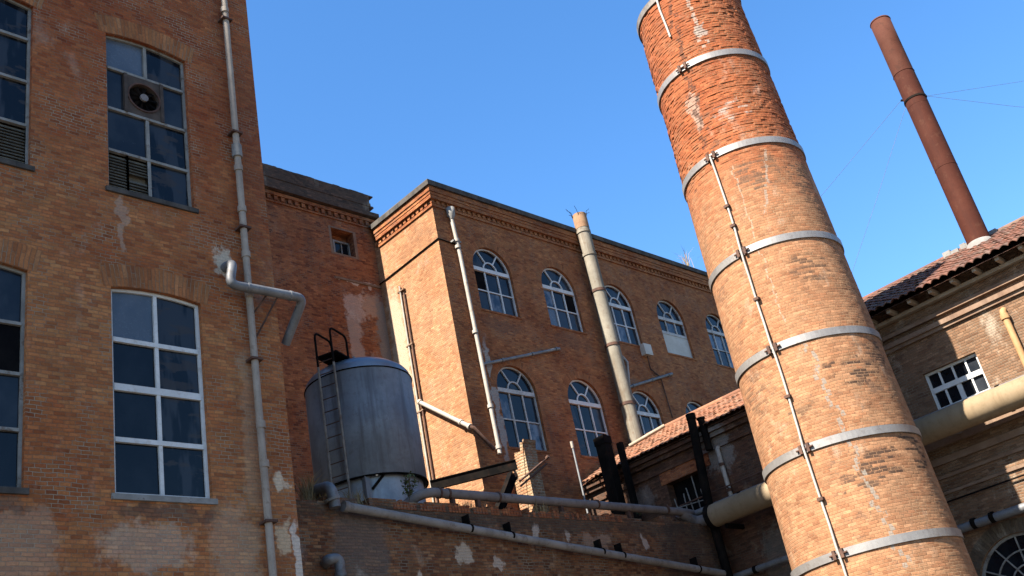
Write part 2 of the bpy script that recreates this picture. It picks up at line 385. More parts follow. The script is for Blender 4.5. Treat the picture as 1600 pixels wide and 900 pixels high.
M['end'] = brick_mat('wing_sunlit_brick', [(0.39, 0.18, 0.088), (0.47, 0.235, 0.12), (0.51, 0.275, 0.145), (0.42, 0.195, 0.095)], (0.48, 0.34, 0.21), joint=0.09,  # paler copy of the wing brick: sunlight on the end wall put into colour
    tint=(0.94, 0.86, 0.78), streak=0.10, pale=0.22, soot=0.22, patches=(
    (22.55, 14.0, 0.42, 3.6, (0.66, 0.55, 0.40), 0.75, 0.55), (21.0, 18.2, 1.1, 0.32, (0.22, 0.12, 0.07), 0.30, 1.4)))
M['chimney'] = brick_mat('chimney_brick', [(0.40, 0.182, 0.09), (0.46, 0.232, 0.118), (0.51, 0.27, 0.142), (0.43, 0.20, 0.098)], (0.50, 0.33, 0.19), course=0.060, length=0.15, joint=0.085,
    tint=(0.93, 0.88, 0.86), streak=0.14, pale=0.24, soot=0.5, bump=0.55, joints=0.75, top_red=(11.8, 14.4, (0.88, 0.52, 0.38)),
    cracks=((7.78, 0.32, 11.9, 13.5, 0.028, 0.35, (0.42, 0.35, 0.28), 0.65), (7.40, 0.0, 9.4, 13.3, 0.018, 0.30, (0.50, 0.42, 0.32), 0.5),
            (8.02, -0.078, 4.2, 8.85, 0.036, 0.55, (0.35, 0.31, 0.26), 0.8), (6.95, 0.05, 13.6, 18.2, 0.06, 0.8, (0.10, 0.05, 0.035), 0.7), (7.75, 0.0, 16.6, 18.2, 0.05, 0.6, (0.50, 0.42, 0.35), 0.7)),
    patches=((7.75, 17.1, 0.14, 0.18, (0.46, 0.40, 0.35), 0.8, 1.2), (7.0, 15.1, 0.16, 0.5, (0.52, 0.42, 0.34), 0.6, 2.2), (7.8, 14.7, 0.45, 0.25, (0.50, 0.40, 0.34), -0.9, 2.0), (7.9, 12.9, 0.6, 0.5, (0.15, 0.10, 0.07), -0.8, 1.6),
             (8.9, 12.7, 0.35, 0.6, (0.12, 0.075, 0.05), -0.75, 1.6), (8.3, 10.5, 0.5, 0.4, (0.13, 0.08, 0.055), -0.8, 1.6), (8.4, 8.1, 0.6, 0.35, (0.10, 0.06, 0.042), -0.95, 1.6), (8.2, 6.2, 0.45, 0.3, (0.10, 0.06, 0.042), -0.95, 1.6),
             (9.15, 6.4, 0.35, 0.6, (0.09, 0.055, 0.04), -0.9, 1.5), (7.75, 5.85, 0.4, 0.22, (0.13, 0.08, 0.055), -0.85, 1.7), (9.1, 8.7, 0.35, 0.6, (0.11, 0.065, 0.045), -0.8, 1.5), (7.2, 7.6, 0.3, 0.15, (0.14, 0.085, 0.055), -0.7, 1.8), (6.2, 8.3, 0.4, 0.5, (0.14, 0.085, 0.055), -0.6, 1.8)))
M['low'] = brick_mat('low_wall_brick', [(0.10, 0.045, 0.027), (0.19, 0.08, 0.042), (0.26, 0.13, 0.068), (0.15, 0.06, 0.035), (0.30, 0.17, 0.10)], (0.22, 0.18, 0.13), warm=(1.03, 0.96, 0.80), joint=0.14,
    tint=(0.75, 0.78, 0.72), streak=0.45, pale=0.28, bump=1.2, patches=(
    (13.4, 6.02, 0.13, 0.20, (0.62, 0.50, 0.38), 0.9, 0.9), (14.65, 6.55, 0.20, 0.22, (0.60, 0.50, 0.38), 0.8, 1.2), (15.6, 6.4, 0.13, 0.15, (0.6, 0.5, 0.4), 0.75, 0.9), (16.9, 7.05, 0.12, 0.2, (0.62, 0.52, 0.42), 0.7, 1.1),
    (17.9, 7.02, 0.1, 0.16, (0.6, 0.5, 0.4), 0.7, 1.0), (20.6, 6.95, 0.10, 0.2, (0.6, 0.5, 0.42), 0.7, 1.1), (18.9, 6.85, 0.5, 0.2, (0.5, 0.34, 0.24), 0.45, 1.4),
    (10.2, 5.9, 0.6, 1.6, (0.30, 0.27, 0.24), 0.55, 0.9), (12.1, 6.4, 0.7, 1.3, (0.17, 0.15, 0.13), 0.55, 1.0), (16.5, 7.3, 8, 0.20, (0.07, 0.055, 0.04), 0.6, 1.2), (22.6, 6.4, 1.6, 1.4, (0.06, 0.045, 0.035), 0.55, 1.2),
    (12.0, 5.5, 0.24, 0.7, (0.40, 0.37, 0.32), 0.6, 1.0)))
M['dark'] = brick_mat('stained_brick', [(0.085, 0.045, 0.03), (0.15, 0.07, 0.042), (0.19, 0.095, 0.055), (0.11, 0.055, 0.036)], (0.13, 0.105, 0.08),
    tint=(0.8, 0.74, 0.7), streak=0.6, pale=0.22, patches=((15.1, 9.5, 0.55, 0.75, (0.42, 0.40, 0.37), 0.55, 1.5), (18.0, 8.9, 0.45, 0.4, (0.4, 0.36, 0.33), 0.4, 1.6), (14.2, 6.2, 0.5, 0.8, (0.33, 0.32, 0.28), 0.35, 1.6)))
M['right'] = brick_mat('right_brick', [(0.24, 0.125, 0.07), (0.33, 0.185, 0.105), (0.38, 0.23, 0.14), (0.29, 0.155, 0.085)], (0.36, 0.28, 0.20), joint=0.12,
    tint=(0.82, 0.80, 0.78), streak=0.35, pale=0.35)
M['stone'] = plain_mat('weathered_stone', (0.10, 0.09, 0.08), (0.22, 0.19, 0.16), 2.5, 0.95, bump=0.6, streak=((0.04, 0.035, 0.03), 0.6))
M['terracotta'] = plain_mat('terracotta_moulding', (0.32, 0.19, 0.12), (0.42, 0.28, 0.19), 2.0, 0.9, bump=0.4, streak=((0.12, 0.07, 0.05), 0.4))
M['paint'] = plain_mat('white_paint', (0.66, 0.66, 0.64), (0.78, 0.78, 0.76), 3.0, 0.6, rust=((0.30, 0.22, 0.15), 0.35))
M['greypaint'] = plain_mat('peeling_white_paint', (0.50, 0.49, 0.46), (0.68, 0.67, 0.64), 3.5, 0.7, rust=((0.30, 0.22, 0.16), 0.7))
M['oldpaint'] = plain_mat('flaking_paint', (0.40, 0.38, 0.34), (0.58, 0.56, 0.52), 4.0, 0.75, rust=((0.20, 0.13, 0.08), 0.75))
M['g_dark'] = glass_mat('dark_glass', (0.004, 0.005, 0.007), (0.009, 0.011, 0.014), 0.05, 0.24)
M['g_mid'] = glass_mat('dusty_glass', (0.008, 0.010, 0.014), (0.022, 0.025, 0.030), 0.12, 0.26)
M['g_pale'] = glass_mat('milky_glass', (0.045, 0.055, 0.07), (0.07, 0.082, 0.10), 0.25, 0.4)
M['g_dirty'] = glass_mat('curtained_glass', (0.012, 0.018, 0.03), (0.10, 0.105, 0.12), 0.12, 0.4, 3.0)
def glimpse_mat(name):
    n = NT(name); P = n.pos()
    f = n.noise(n.vscale(P, (2.6, 1.0, 0.55)), 1.3, 3.0, 0.5); g_ = n.noise(n.vscale(P, (0.8, 1.0, 2.2)), 1.9, 3.0, 0.6)
    col = n.mix(n.sm(f, 0.47, 0.55), (0.0035, 0.0045, 0.0065), (0.020, 0.022, 0.026))
    col = n.mix(n.math('MULTIPLY', n.sm(g_, 0.56, 0.62), 0.7), col, (0.032, 0.024, 0.018))
    n.bump(n.noise(P, 2.2, 2.0), 0.2, 0.02)
    return n.out(col, n.math('MULTIPLY_ADD', n.sm(n.noise(P, 12.0, 4.0, 0.7), 0.5, 0.8), 0.25, 0.05), 0.0, 0.24)
M['g_view'] = glimpse_mat('glimpse_glass')
M['void'] = plain_mat('dark_room', (0.006, 0.006, 0.007), (0.012, 0.011, 0.011), 2, 0.95, spec=0.0)
M['board'] = plain_mat('painted_board', (0.60, 0.56, 0.48), (0.70, 0.66, 0.58), 2, 0.7)
M['louvre'] = plain_mat('rotten_louvre', (0.20, 0.16, 0.11), (0.30, 0.25, 0.18), 5, 0.85)
M['pvc'] = plain_mat('weathered_pipe_paint', (0.44, 0.36, 0.29), (0.56, 0.47, 0.38), 2.0, 0.7, 0.0, 0.2, streak=((0.2, 0.14, 0.09), 0.3), rust=((0.26, 0.17, 0.11), 0.5))
M['galv'] = plain_mat('galvanised_steel', (0.36, 0.37, 0.39), (0.52, 0.53, 0.54), 3.0, 0.58, 0.3, 0.35, streak=((0.2, 0.18, 0.16), 0.3), rust=((0.24, 0.18, 0.14), 0.45))
M['gutter'] = plain_mat('grey_gutter', (0.42, 0.39, 0.36), (0.55, 0.51, 0.47), 2.0, 0.65, 0.0, 0.2, streak=((0.2, 0.17, 0.14), 0.35), rust=((0.24, 0.17, 0.12), 0.55))
M['main'] = plain_mat('grey_brown_lagging', (0.30, 0.26, 0.25), (0.42, 0.37, 0.35), 1.5, 0.75, 0.0, 0.15, rust=((0.20, 0.12, 0.08), 0.55))
M['tan'] = plain_mat('tan_lagging', (0.58, 0.42, 0.25), (0.66, 0.49, 0.31), 0.9, 0.85, 0.0, 0.15, streak=((0.30, 0.20, 0.11), 0.35), bump=0.15, rust=((0.42, 0.29, 0.16), 0.4))
M['flue'] = plain_mat('cement_flue', (0.38, 0.34, 0.27), (0.52, 0.47, 0.38), 1.3, 0.9, 0.0, 0.1, streak=((0.20, 0.13, 0.08), 0.6), bump=0.3, rust=((0.27, 0.18, 0.12), 0.5))
M['rustcap'] = plain_mat('rusty_flue_end', (0.28, 0.15, 0.08), (0.40, 0.24, 0.13), 3, 0.85, bump=0.3)
M['drain'] = plain_mat('sunbleached_pipe', (0.58, 0.51, 0.43), (0.68, 0.61, 0.52), 2.0, 0.6, rust=((0.36, 0.22, 0.13), 0.5))
M['band'] = plain_mat('steel_band', (0.46, 0.43, 0.41), (0.58, 0.55, 0.52), 2.0, 0.5, 0.35, 0.5, rust=((0.30, 0.2, 0.14), 0.3))
M['cond'] = plain_mat('conductor', (0.62, 0.57, 0.50), (0.72, 0.67, 0.58), 3.0, 0.55, 0.0)
M['iron'] = plain_mat('black_iron', (0.012, 0.011, 0.011), (0.03, 0.024, 0.02), 3.0, 0.92, 0.0, 0.04, rust=((0.08, 0.035, 0.02), 0.4))
M['rustiron'] = plain_mat('rusty_iron', (0.07, 0.035, 0.025), (0.14, 0.07, 0.045), 6.0, 0.85, 0.0, 0.3)
M['stack'] = plain_mat('rust_stack_steel', (0.17, 0.042, 0.022), (0.22, 0.060, 0.032), 1.2, 0.85, 0.0, 0.15, rust=((0.28, 0.115, 0.065), 0.45), streak=((0.11, 0.03, 0.018), 0.4))
M['stacktop'] = plain_mat('bleached_rust', (0.30, 0.09, 0.05), (0.36, 0.125, 0.072), 2.0, 0.85, 0.0, 0.15, rust=((0.2, 0.07, 0.04), 0.6))
M['tank'] = plain_mat('tank_steel', (0.155, 0.165, 0.185), (0.25, 0.265, 0.285), 1.0, 0.55, 0.15, 0.35, streak=((0.085, 0.075, 0.075), 0.7), rust=((0.16, 0.13, 0.12), 0.25))
M['tanklid'] = plain_mat('tank_lid_steel', (0.30, 0.35, 0.42), (0.40, 0.45, 0.52), 1.5, 0.35, 0.4, 0.5)
M['skirt'] = plain_mat('pale_tank_skirt', (0.24, 0.26, 0.29), (0.36, 0.39, 0.42), 1.5, 0.5, 0.3, 0.5, streak=((0.13, 0.11, 0.1), 0.5))
M['cement'] = plain_mat('cement', (0.5, 0.48, 0.45), (0.72, 0.70, 0.66), 4, 0.9, bump=0.4)
M['ground'] = plain_mat('yard_asphalt', (0.05, 0.048, 0.045), (0.09, 0.085, 0.08), 0.6, 0.95)
M['roof'] = plain_mat('bitumen_roof', (0.05, 0.047, 0.045), (0.09, 0.08, 0.075), 0.8, 0.95)
M['grass'] = plain_mat('dry_grass', (0.30, 0.21, 0.10), (0.42, 0.31, 0.16), 8, 0.9)
M['leaf'] = plain_mat('weed_leaf', (0.055, 0.075, 0.025), (0.09, 0.11, 0.04), 9, 0.7)
M['twig'] = plain_mat('twig', (0.10, 0.07, 0.045), (0.16, 0.12, 0.08), 9, 0.9)
M['wire'] = plain_mat('guy_wire_steel', (0.10, 0.10, 0.11), (0.15, 0.15, 0.16), 3, 0.6)
M['timber'] = plain_mat('grey_plank', (0.36, 0.28, 0.20), (0.46, 0.37, 0.28), 5, 0.85)

M['lintel2'] = brick_mat('arch_brick', [(0.22, 0.08, 0.038), (0.31, 0.13, 0.06), (0.27, 0.10, 0.046)], (0.25, 0.18, 0.12), warm=(1.03, 0.96, 0.80), course=0.07, length=0.4, streak=0.15, pale=0.1)
M['lintel3'] = brick_mat('rough_arch_brick', [(0.20, 0.14, 0.09), (0.28, 0.21, 0.14), (0.24, 0.16, 0.10)], (0.26, 0.22, 0.17), course=0.08, length=0.4, streak=0.3, pale=0.3)
M['pier'] = brick_mat('broken_pier_brick', [(0.33, 0.14, 0.07), (0.44, 0.23, 0.12), (0.40, 0.27, 0.16), (0.36, 0.17, 0.08)], (0.50, 0.38, 0.25), joint=0.2, length=0.14, course=0.085, streak=0.2, pale=0.5, bump=1.5)
M['ladder'] = plain_mat('weathered_ladder_steel', (0.22, 0.19, 0.16), (0.34, 0.30, 0.25), 6, 0.8, rust=((0.18, 0.10, 0.06), 0.6))
M['fanwood'] = plain_mat('dark_fan_panel', (0.06, 0.042, 0.032), (0.11, 0.078, 0.058), 6, 0.85)
M['clay'] = plain_mat('ochre_clay', (0.42, 0.22, 0.09), (0.52, 0.30, 0.14), 3, 0.8)
M['cap'] = plain_mat('cap_ring_metal', (0.16, 0.14, 0.12), (0.30, 0.27, 0.24), 3, 0.6, 0.2)

def tile_mat(name, cols):
    n = NT(name); u, v, _ = n.sep(n.uv()); P = n.pos()
    c = n.white(n.comb(n.math('FLOOR', u), n.math('FLOOR', v), 2.0)); k = len(cols)-1
    col = n.ramp(c, [(i/k, q) for i, q in enumerate(cols)])
    col = n.mix(n.math('MULTIPLY', n.sm(n.noise(P, 3.5, 4.0, 0.7), 0.5, 0.7), 0.7), col, (0.045, 0.035, 0.026))
    n.bump(n.noise(P, 25.0, 4.0, 0.7), 0.5, 0.01)
    return n.out(col, 0.92, 0, 0.15)
M['tile_red'] = tile_mat('red_roof_tile', [(0.165, 0.070, 0.040), (0.21, 0.098, 0.056), (0.13, 0.060, 0.037), (0.19, 0.110, 0.070)])
M['tile_brown'] = tile_mat('brown_roof_tile', [(0.10, 0.046, 0.032), (0.145, 0.065, 0.044), (0.08, 0.043, 0.034), (0.125, 0.083, 0.062)])

# ---------------------------------------------------------------- ground
g = MB(); g.face([(-600, -600, 0), (600, -600, 0), (600, 600, 0), (-600, 600, 0)]); structure('ground', g, M['ground'])
PM, PB, PW, PE, PG, PR = Plane('y', F), Plane('y', R), Plane('y', A), Plane('x', WX), Plane('y', G), Plane('x', B)

def shell(mb, x0, x1, y0, y1, z1, skip=(), mi=0):
    q = {'f': [(x0, y0, 0), (x1, y0, 0), (x1, y0, z1), (x0, y0, z1)], 'l': [(x0, y1, 0), (x0, y0, 0), (x0, y0, z1), (x0, y1, z1)],
         'r': [(x1, y0, 0), (x1, y1, 0), (x1, y1, z1), (x1, y0, z1)], 'b': [(x1, y1, 0), (x0, y1, 0), (x0, y1, z1), (x1, y1, z1)],
         't': [(x0, y0, z1), (x1, y0, z1), (x1, y1, z1), (x0, y1, z1)]}
    for k, p in q.items():
        if k not in skip: mb.face(p, mi=mi)

# ---------------------------------------------------------------- windows
def seg_top(u0, u1, zs, rise, n=10):
    """points of a shallow arch from the right springing to the left"""
    w_ = (u1-u0)/2; r_ = (w_*w_+rise*rise)/(2*rise); a = math.asin(w_/r_); c = (u0+u1)/2; zc = zs+rise-r_
    return [(c+r_*sin(a-2*a*k/n), zc+r_*cos(a-2*a*k/n)) for k in range(n+1)]
def seg_hole(u0, u1, z0, zs, rise): return [(u0, z0), (u1, z0)] + seg_top(u0, u1, zs, rise)
def arch_hole(u0, u1, z0, zs, n=18):
    c = (u0+u1)/2; r_ = (u1-u0)/2
    return [(u0, z0), (u1, z0)] + [(c+r_*cos(pi*k/n), zs+r_*sin(pi*k/n)) for k in range(n+1)]
def pane(mb, pl, pts, d, mi, tilt=0.012):
    uc = sum(p[0] for p in pts)/len(pts); zc = sum(p[1] for p in pts)/len(pts)
    a, b = random.uniform(-tilt, tilt), random.uniform(-tilt, tilt)
    P = [pl(u, z, d+a*(u-uc)+b*(z-zc)) for u, z in pts]
    ar = sum(pts[i][0]*pts[(i+1) % len(pts)][1]-pts[(i+1) % len(pts)][0]*pts[i][1] for i in range(len(pts)))
    if (ar < 0) == (pl.a == 'y'): P.reverse()
    mb.face(P, mi=mi)
GL = None
def glass_list(): return [M['g_dark'], M['g_mid'], M['g_pale'], M['g_dirty'], M['void'], M['board'], M['g_view']]

def lintel(pl, u0, u1, zs, rise, h, parent, mat, semi=False):
    mb = MB(); n = 24
    if semi: c, zc, r_, a0, a1 = (u0+u1)/2, zs, (u1-u0)/2, 0, pi
    else:
        w_ = (u1-u0)/2+0.12; rise2 = rise*1.2; r_ = (w_*w_+rise2*rise2)/(2*rise2); a = math.asin(w_/r_); c = (u0+u1)/2; zc = zs+rise-r_; a0, a1 = pi/2-a, pi/2+a
    inn = arc(c, zc, r_+0.004, a0, a1, n); out = arc(c, zc, r_+h, a0, a1, n)
    for k in range(n):
        L0, L1 = (r_+h/2)*(a1-a0)*k/n, (r_+h/2)*(a1-a0)*(k+1)/n
        P = [pl(*inn[k], -0.004), pl(*out[k], -0.004), pl(*out[k+1], -0.004), pl(*inn[k+1], -0.004)]
        U = [(0, L0), (h, L0), (h, L1), (0, L1)]
        if pl.a == 'x': P.reverse(); U.reverse()
        mb.face(P, U)
        for q in (inn, out):
            mb.face([pl(*q[k], -0.004), pl(*q[k+1], -0.004), pl(*q[k+1], 0.02), pl(*q[k], 0.02)], [(0, L0), (0, L1), (.02, L1), (.02, L0)])
    return mb.build('brick_arch', mat, parent)

def mill_window(parent, u0, u1, z0, zs, rise, rows, kind, fmat):
    """two columns by four rows under a shallow brick arch; rows = z of the three bars from the top"""
    pl = PM; c = (u0+u1)/2
    fr = MB(); d0, d1 = 0.085, 0.15; t = 0.055 if kind == 'white' else 0.045
    hole = seg_hole(u0, u1, z0, zs, rise)
    inner = [(u0+t, z0+t), (u1-t, z0+t)] + seg_top(u0+t, u1-t, zs-t*0.6, rise-t*0.3)
    pstrip(fr, pl, inner, hole, d0, d1, closed=True)
    edges = [zs+rise] + rows + [z0]
    bw = 0.075 if kind == 'white' else 0.05
    for i, z in enumerate(rows):
        b = bw*(1.5 if (i == 1 and kind == 'white') else 1.0)
        pbar(fr, pl, u0+t, u1-t, z-b/2, z+b/2, d0-0.012, d1-0.01)
    gl = MB(); fan_hole = kind in ('fan',)
    mid_rows = range(4)
    for i in mid_rows:
        zt, zb = edges[i], edges[i+1]
        top = zt-0.02 if i else zs+rise-0.06
        if kind == 'fan' and i == 1: continue
        if kind == 'louvre' and i == 3: continue
        m0, m1 = zb+0.02, (zt-0.02 if i else zs+rise-t)
        pbar(fr, pl, c-0.03, c+0.03, m0, m1, d0-0.004, d1-0.02)
    for i in range(4):
        zt, zb = edges[i], edges[i+1]
        if i == 0: zt = zs+rise+0.02
        for j in range(2):
            a, b = (u0, c) if j == 0 else (c, u1)
            if kind == 'white': mi = [[2, 6], [0, 6], [0, 6], [0, 6]][i][j]
            elif kind == 'fan': mi = [[2, 6], [1, 1], [1, 6], [5, 6]][i][j]
            else: mi = [[1, 6], [1, 6], [0, 6], [5, 5]][i][j]
            if kind == 'plain': mi = [[1, 1], [0, 4], [1, 1], [1, 0]][i][j]
            if mi == 5: continue
            if kind == 'fan' and i == 1:
                a, b = (u0, c-0.34) if j == 0 else (c+0.34, u1)
            pane(gl, pl, [(a, zb), (b, zb), (b, zt), (a, zt)], 0.125, mi)
    f = fr.build('window', fmat, parent)
    gl.build('pane', glass_list(), f)
    if kind in ('fan', 'louvre'):                                    # slatted vents in the bottom row
        lv = MB(); zt, zb = edges[3]-0.03, edges[4]+0.05
        cells = [(u0+t, (u0+c)/2-0.015), ((u0+c)/2+0.015, c-0.03)]
        if kind == 'louvre': cells = [(c-0.25, c+0.22), (c+0.25, u1-t)]
        for ci, (a, b) in enumerate(cells):
            k = 0; z = zb
            while z < zt-0.05:
                if not (kind == 'fan' and ci == 1 and 4 < k < 7):
                    p = [pl(a, z, 0.10), pl(b, z, 0.10), pl(b, z+0.075, 0.155), pl(a, z+0.075, 0.155)]
                    lv.face(p); lv.face([q+V((0, 0, -0.012)) for q in reversed(p)])
                z += 0.06; k += 1
            pbar(lv, pl, a-0.03, a, zb, zt, 0.09, 0.14); pbar(lv, pl, b, b+0.03, zb, zt, 0.09, 0.14)
        pbar(lv, pl, cells[0][0], cells[1][1], zb, zt, 0.18, 0.2)
        lv.build('louvre', M['louvre'], f)
    s = MB(); pbar(s, pl, u0-0.06, u1+0.06, z0-0.09, z0-0.004, -0.045, 0.12)
    s.build('sill', M['stone'] if kind != 'white' else M['oldpaint'], f)
    return f

def arch_window(parent, u0, u1, z0, zs, kinds, boarded=False, pl=PW):
    c = (u0+u1)/2; rr = (u1-u0)/2; t = 0.05; d0, d1 = 0.10, 0.17
    fr = MB(); n = 18
    hole = arch_hole(u0, u1, z0, zs, n)
    inner = [(u0+t, z0+t), (u1-t, z0+t)] + [(c+(rr-t)*cos(pi*k/n), zs+(rr-t)*sin(pi*k/n)) for k in range(n+1)]
    pstrip(fr, pl, inner, hole, d0, d1, closed=True)
    pbar(fr, pl, u0+t, u1-t, zs-0.07, zs+0.06, d0-0.03, d1)
    ri = rr*0.34
    pstrip(fr, pl, arc(c, zs+0.05, ri-0.022, 0, pi, 10), arc(c, zs+0.05, ri+0.022, 0, pi, 10), d0, d1-0.02)
    for an in (RAD(58), RAD(122)):
        line_bar(fr, pl, (c+ri*cos(an), zs+0.05+ri*sin(an)), (c+(rr-t/2)*cos(an), zs+(rr-t/2)*sin(an)), 0.042, d0+0.003, d1-0.02)
    zm = (z0+zs)/2 if not boarded else z0+0.62*(zs-z0)
    zlow = z0+t
    if boarded:
        zb = z0+0.60*(zs-z0)
        for k in (1, 2): pbar(fr, pl, u0+(u1-u0)*k/3-0.022, u0+(u1-u0)*k/3+0.022, zb+0.06, zs-0.07, d0+0.004, d1-0.02)
        pbar(fr, pl, u0+t, u1-t, zb-0.05, zb+0.06, d0-0.02, d1-0.005)
    else:
        for k in (1, 2): pbar(fr, pl, u0+(u1-u0)*k/3-0.024, u0+(u1-u0)*k/3+0.024, zlow, zs-0.07, d0+0.004, d1-0.02)
        pbar(fr, pl, u0+t, u1-t, zm-0.02, zm+0.02, d0+0.008, d1-0.03)
    f = fr.build('arched_window', M['paint'] if random.random() < 0.45 else M['greypaint'], parent)
    gl = MB(); dz = 0.145
    for k in range(n):                                                # fanlight in three leaves
        pass
    for a0, a1 in ((0, 58), (58, 122), (122, 180)):
        pts = [(c, zs)] + [(c+(rr+0.02)*cos(RAD(a0+(a1-a0)*k/6)), zs+(rr+0.02)*sin(RAD(a0+(a1-a0)*k/6))) for k in range(7)]
        pane(gl, pl, pts, dz, random.choice([0, 6, 1]))
    for i in range(2):
        zt, zb = (zs, zm) if i == 0 else (zm, z0)
        if boarded and i == 1: continue
        for j in range(3):
            a = u0+(u1-u0)*j/3; b = u0+(u1-u0)*(j+1)/3
            mi = kinds[i][j] if kinds else random.choice([0, 1, 1])
            if mi == 1 and random.random() < 0.5: mi = 6
            pane(gl, pl, [(a, zb), (b, zb), (b, zt), (a, zt)], dz, mi)
    gl.build('pane', glass_list(), f)
    if boarded:
        bd = MB(); zb = z0+0.60*(zs-z0); pbar(bd, pl, u0+t+0.003, u1-t-0.003, z0+t, zb-0.053, d0-0.004, d1-0.03)
        bd.build('boarding', M['board'], f)
    s = MB(); pbar(s, pl, u0-0.04, u1+0.04, z0-0.07, z0-0.004, -0.025, 0.12); s.build('sill', M['wing'], f)
    return f

# ================================================================ MILL on the left
mill = thing('mill_building', 'tall red brick mill with shallow arched windows, nearest building at the left edge', 'building', (CX-4, F, 0))
U0, U1 = 6.55, 8.09; P0, P1 = 3.74, 5.28
H1 = seg_hole(U0, U1, 6.76, 10.15, 0.075); H2 = seg_hole(U0, U1, 12.03, 15.36, 0.085)
H3 = seg_hole(P0, P1, 6.76, 10.15, 0.075); H4 = seg_hole(P0, P1, 12.03, 15.36, 0.085)
mb = MB(); wall_face(mb, PM, [(-8, 0), (CX, 0), (CX, 24.9), (-8, 24.9)], [H1, H2, H3, H4], 0.2)
shell(mb, -8, CX, F, 18.9, 24.9, skip=('f',))
mb.build('wall', M['mill'], mill)
for (a, b, zs, ri) in ((U0, U1, 10.15, 0.075), (U0, U1, 15.36, 0.085), (P0, P1, 10.15, 0.075), (P0, P1, 15.36, 0.085)):
    lintel(PM, a, b, zs, ri, 0.40, mill, M['lintel'])
mill_window(mill, U0, U1, 6.76, 10.15, 0.075, [9.28, 8.48, 7.63], 'white', M['paint'])
mill_window(mill, U0, U1, 12.03, 15.36, 0.085, [14.66, 13.76, 12.87], 'fan', M['oldpaint'])
mill_window(mill, P0, P1, 6.76, 10.15, 0.075, [9.28, 8.48, 7.63], 'plain', M['oldpaint'])
mill_window(mill, P0, P1, 12.03, 15.36, 0.085, [14.66, 13.76, 12.87], 'louvre', M['oldpaint'])

# ventilation fan set in the upper window
fc = PM(7.27, 14.21)
fan = thing('ventilation_fan', 'round ventilation fan in a wooden panel set in the upper mill window', 'fan', fc)
mb = MB(); rr = 0.285; n = 28; hx = 0.34
hole = [(fc.x+rr*cos(2*pi*k/n), fc.z+rr*sin(2*pi*k/n)) for k in range(n)]
out = [(fc.x-hx, fc.z-0.42), (fc.x+hx, fc.z-0.42), (fc.x+hx, fc.z+0.42), (fc.x-hx, fc.z+0.42)]
plf = Plane('y', F+0.075); wall_face(mb, plf, out, [hole], 0.12)
for s in (-1, 1): pbar(mb, plf, fc.x+s*hx-0.03, fc.x+s*hx+0.03, fc.z-0.43, fc.z+0.43, -0.02, 0.05)
mb.build('panel', M['fanwood'], fan)
mb = MB(); pstrip(mb, plf, hole, [(fc.x+(rr+0.03)*cos(2*pi*k/n), fc.z+(rr+0.03)*sin(2*pi*k/n)) for k in range(n)], -0.02, 0.01, closed=True); mb.build('rim', M['rustiron'], fan)
mb = MB(); pface(mb, plf, hole, 0.125); mb.build('backing', M['void'], fan)
mb = MB()
for k in range(10):
    a = 2*pi*k/10; a2 = a+0.34
    p = [(0.07, a), (0.27, a+0.02), (0.27, a2), (0.07, a2+0.1)]
    P = [V((fc.x+r_*cos(b), F+0.075+(0.03 if i < 2 else 0.07), fc.z+r_*sin(b))) for i, (r_, b) in enumerate(p)]
    mb.face(list(reversed(P))); mb.face([q+V((0, 0.004, 0)) for q in P])
mb.build('blades', M['iron'], fan)
mb = MB(); mb.tube([(fc.x, F+0.05, fc.z), (fc.x, F+0.09, fc.z)], 0.075, 16); mb.build('hub', M['main'], fan)

# drainpipe on the mill
dp = thing('drainpipe', 'long pale drainpipe running down the whole corner of the tall mill', 'drainpipe', (8.97, F-0.12, 0))
mb = MB(); mb.tube([(8.99, F-0.12, 24.6), (8.975, F-0.12, 14), (8.955, F-0.12, 7), (8.95, F-0.12, 0.1)], 0.062, 16); mb.build('pipe', M['pvc'], dp)
for z in (16.95, 13.1, 12.2, 11.25, 10.45, 8.02, 7.35, 5.35):
    mb = MB(); mb.tube([(8.97, F-0.12, z-0.06), (8.97, F-0.12, z+0.06)], 0.080, 16); mb.build('collar', M['pvc'], dp)
for z in (16.7, 13.9, 11.8, 9.2, 6.4):
    mb = MB(); mb.box(8.86, 9.08, F-0.205, F+0.01, z-0.02, z+0.02); mb.build('bracket', M['rustiron'], dp)
mb = MB(); mb.tube([(8.97, F-0.12, 13.35), (8.97, F-0.12, 13.62)], 0.095, 12); mb.build('lead_joint', M['cement'], dp)

# galvanised duct
du = thing('duct', 'shiny galvanised steel duct bent round the corner of the mill below a plaster patch', 'duct', (8.6, F, 11))
e2 = at(446, 538, 0, 10.05)
d0 = at(353, 418, 1, F-0.04); d1 = at(359, 444, 1, F-0.30); d2 = at(474, 466, 1, F-0.32)
e2 = at(446, 538, 0, d2.x-0.06)
mb = MB(); mb.tube(bend([(d0.x, F+0.05, d0.z), (d0.x, F-0.27, d0.z-0.01), d1, d2, e2], 0.15, 5), 0.082, 18)
mb.build('pipe', M['galv'], du)
dd = d2-d1
for p, q in ((V((d0.x, F-0.02, d0.z)), V((d0.x, F-0.09, d0.z))), (d1+dd*0.22, d1+dd*0.25), (d1+dd*0.80, d1+dd*0.83)):
    mb = MB(); mb.tube([p, q], 0.091, 18); mb.build('seam', M['galv'], du)
mb = MB()
for f_, g_, dz in ((0.52, 0.36, 0.42), (0.66, 0.42, 0.78)):
    p = d1+dd*f_; q = d1+dd*g_; mb.tube([p, (q.x, F, q.z-dz)], 0.016, 6)
mb.build('bracket', M['rustiron'], du)

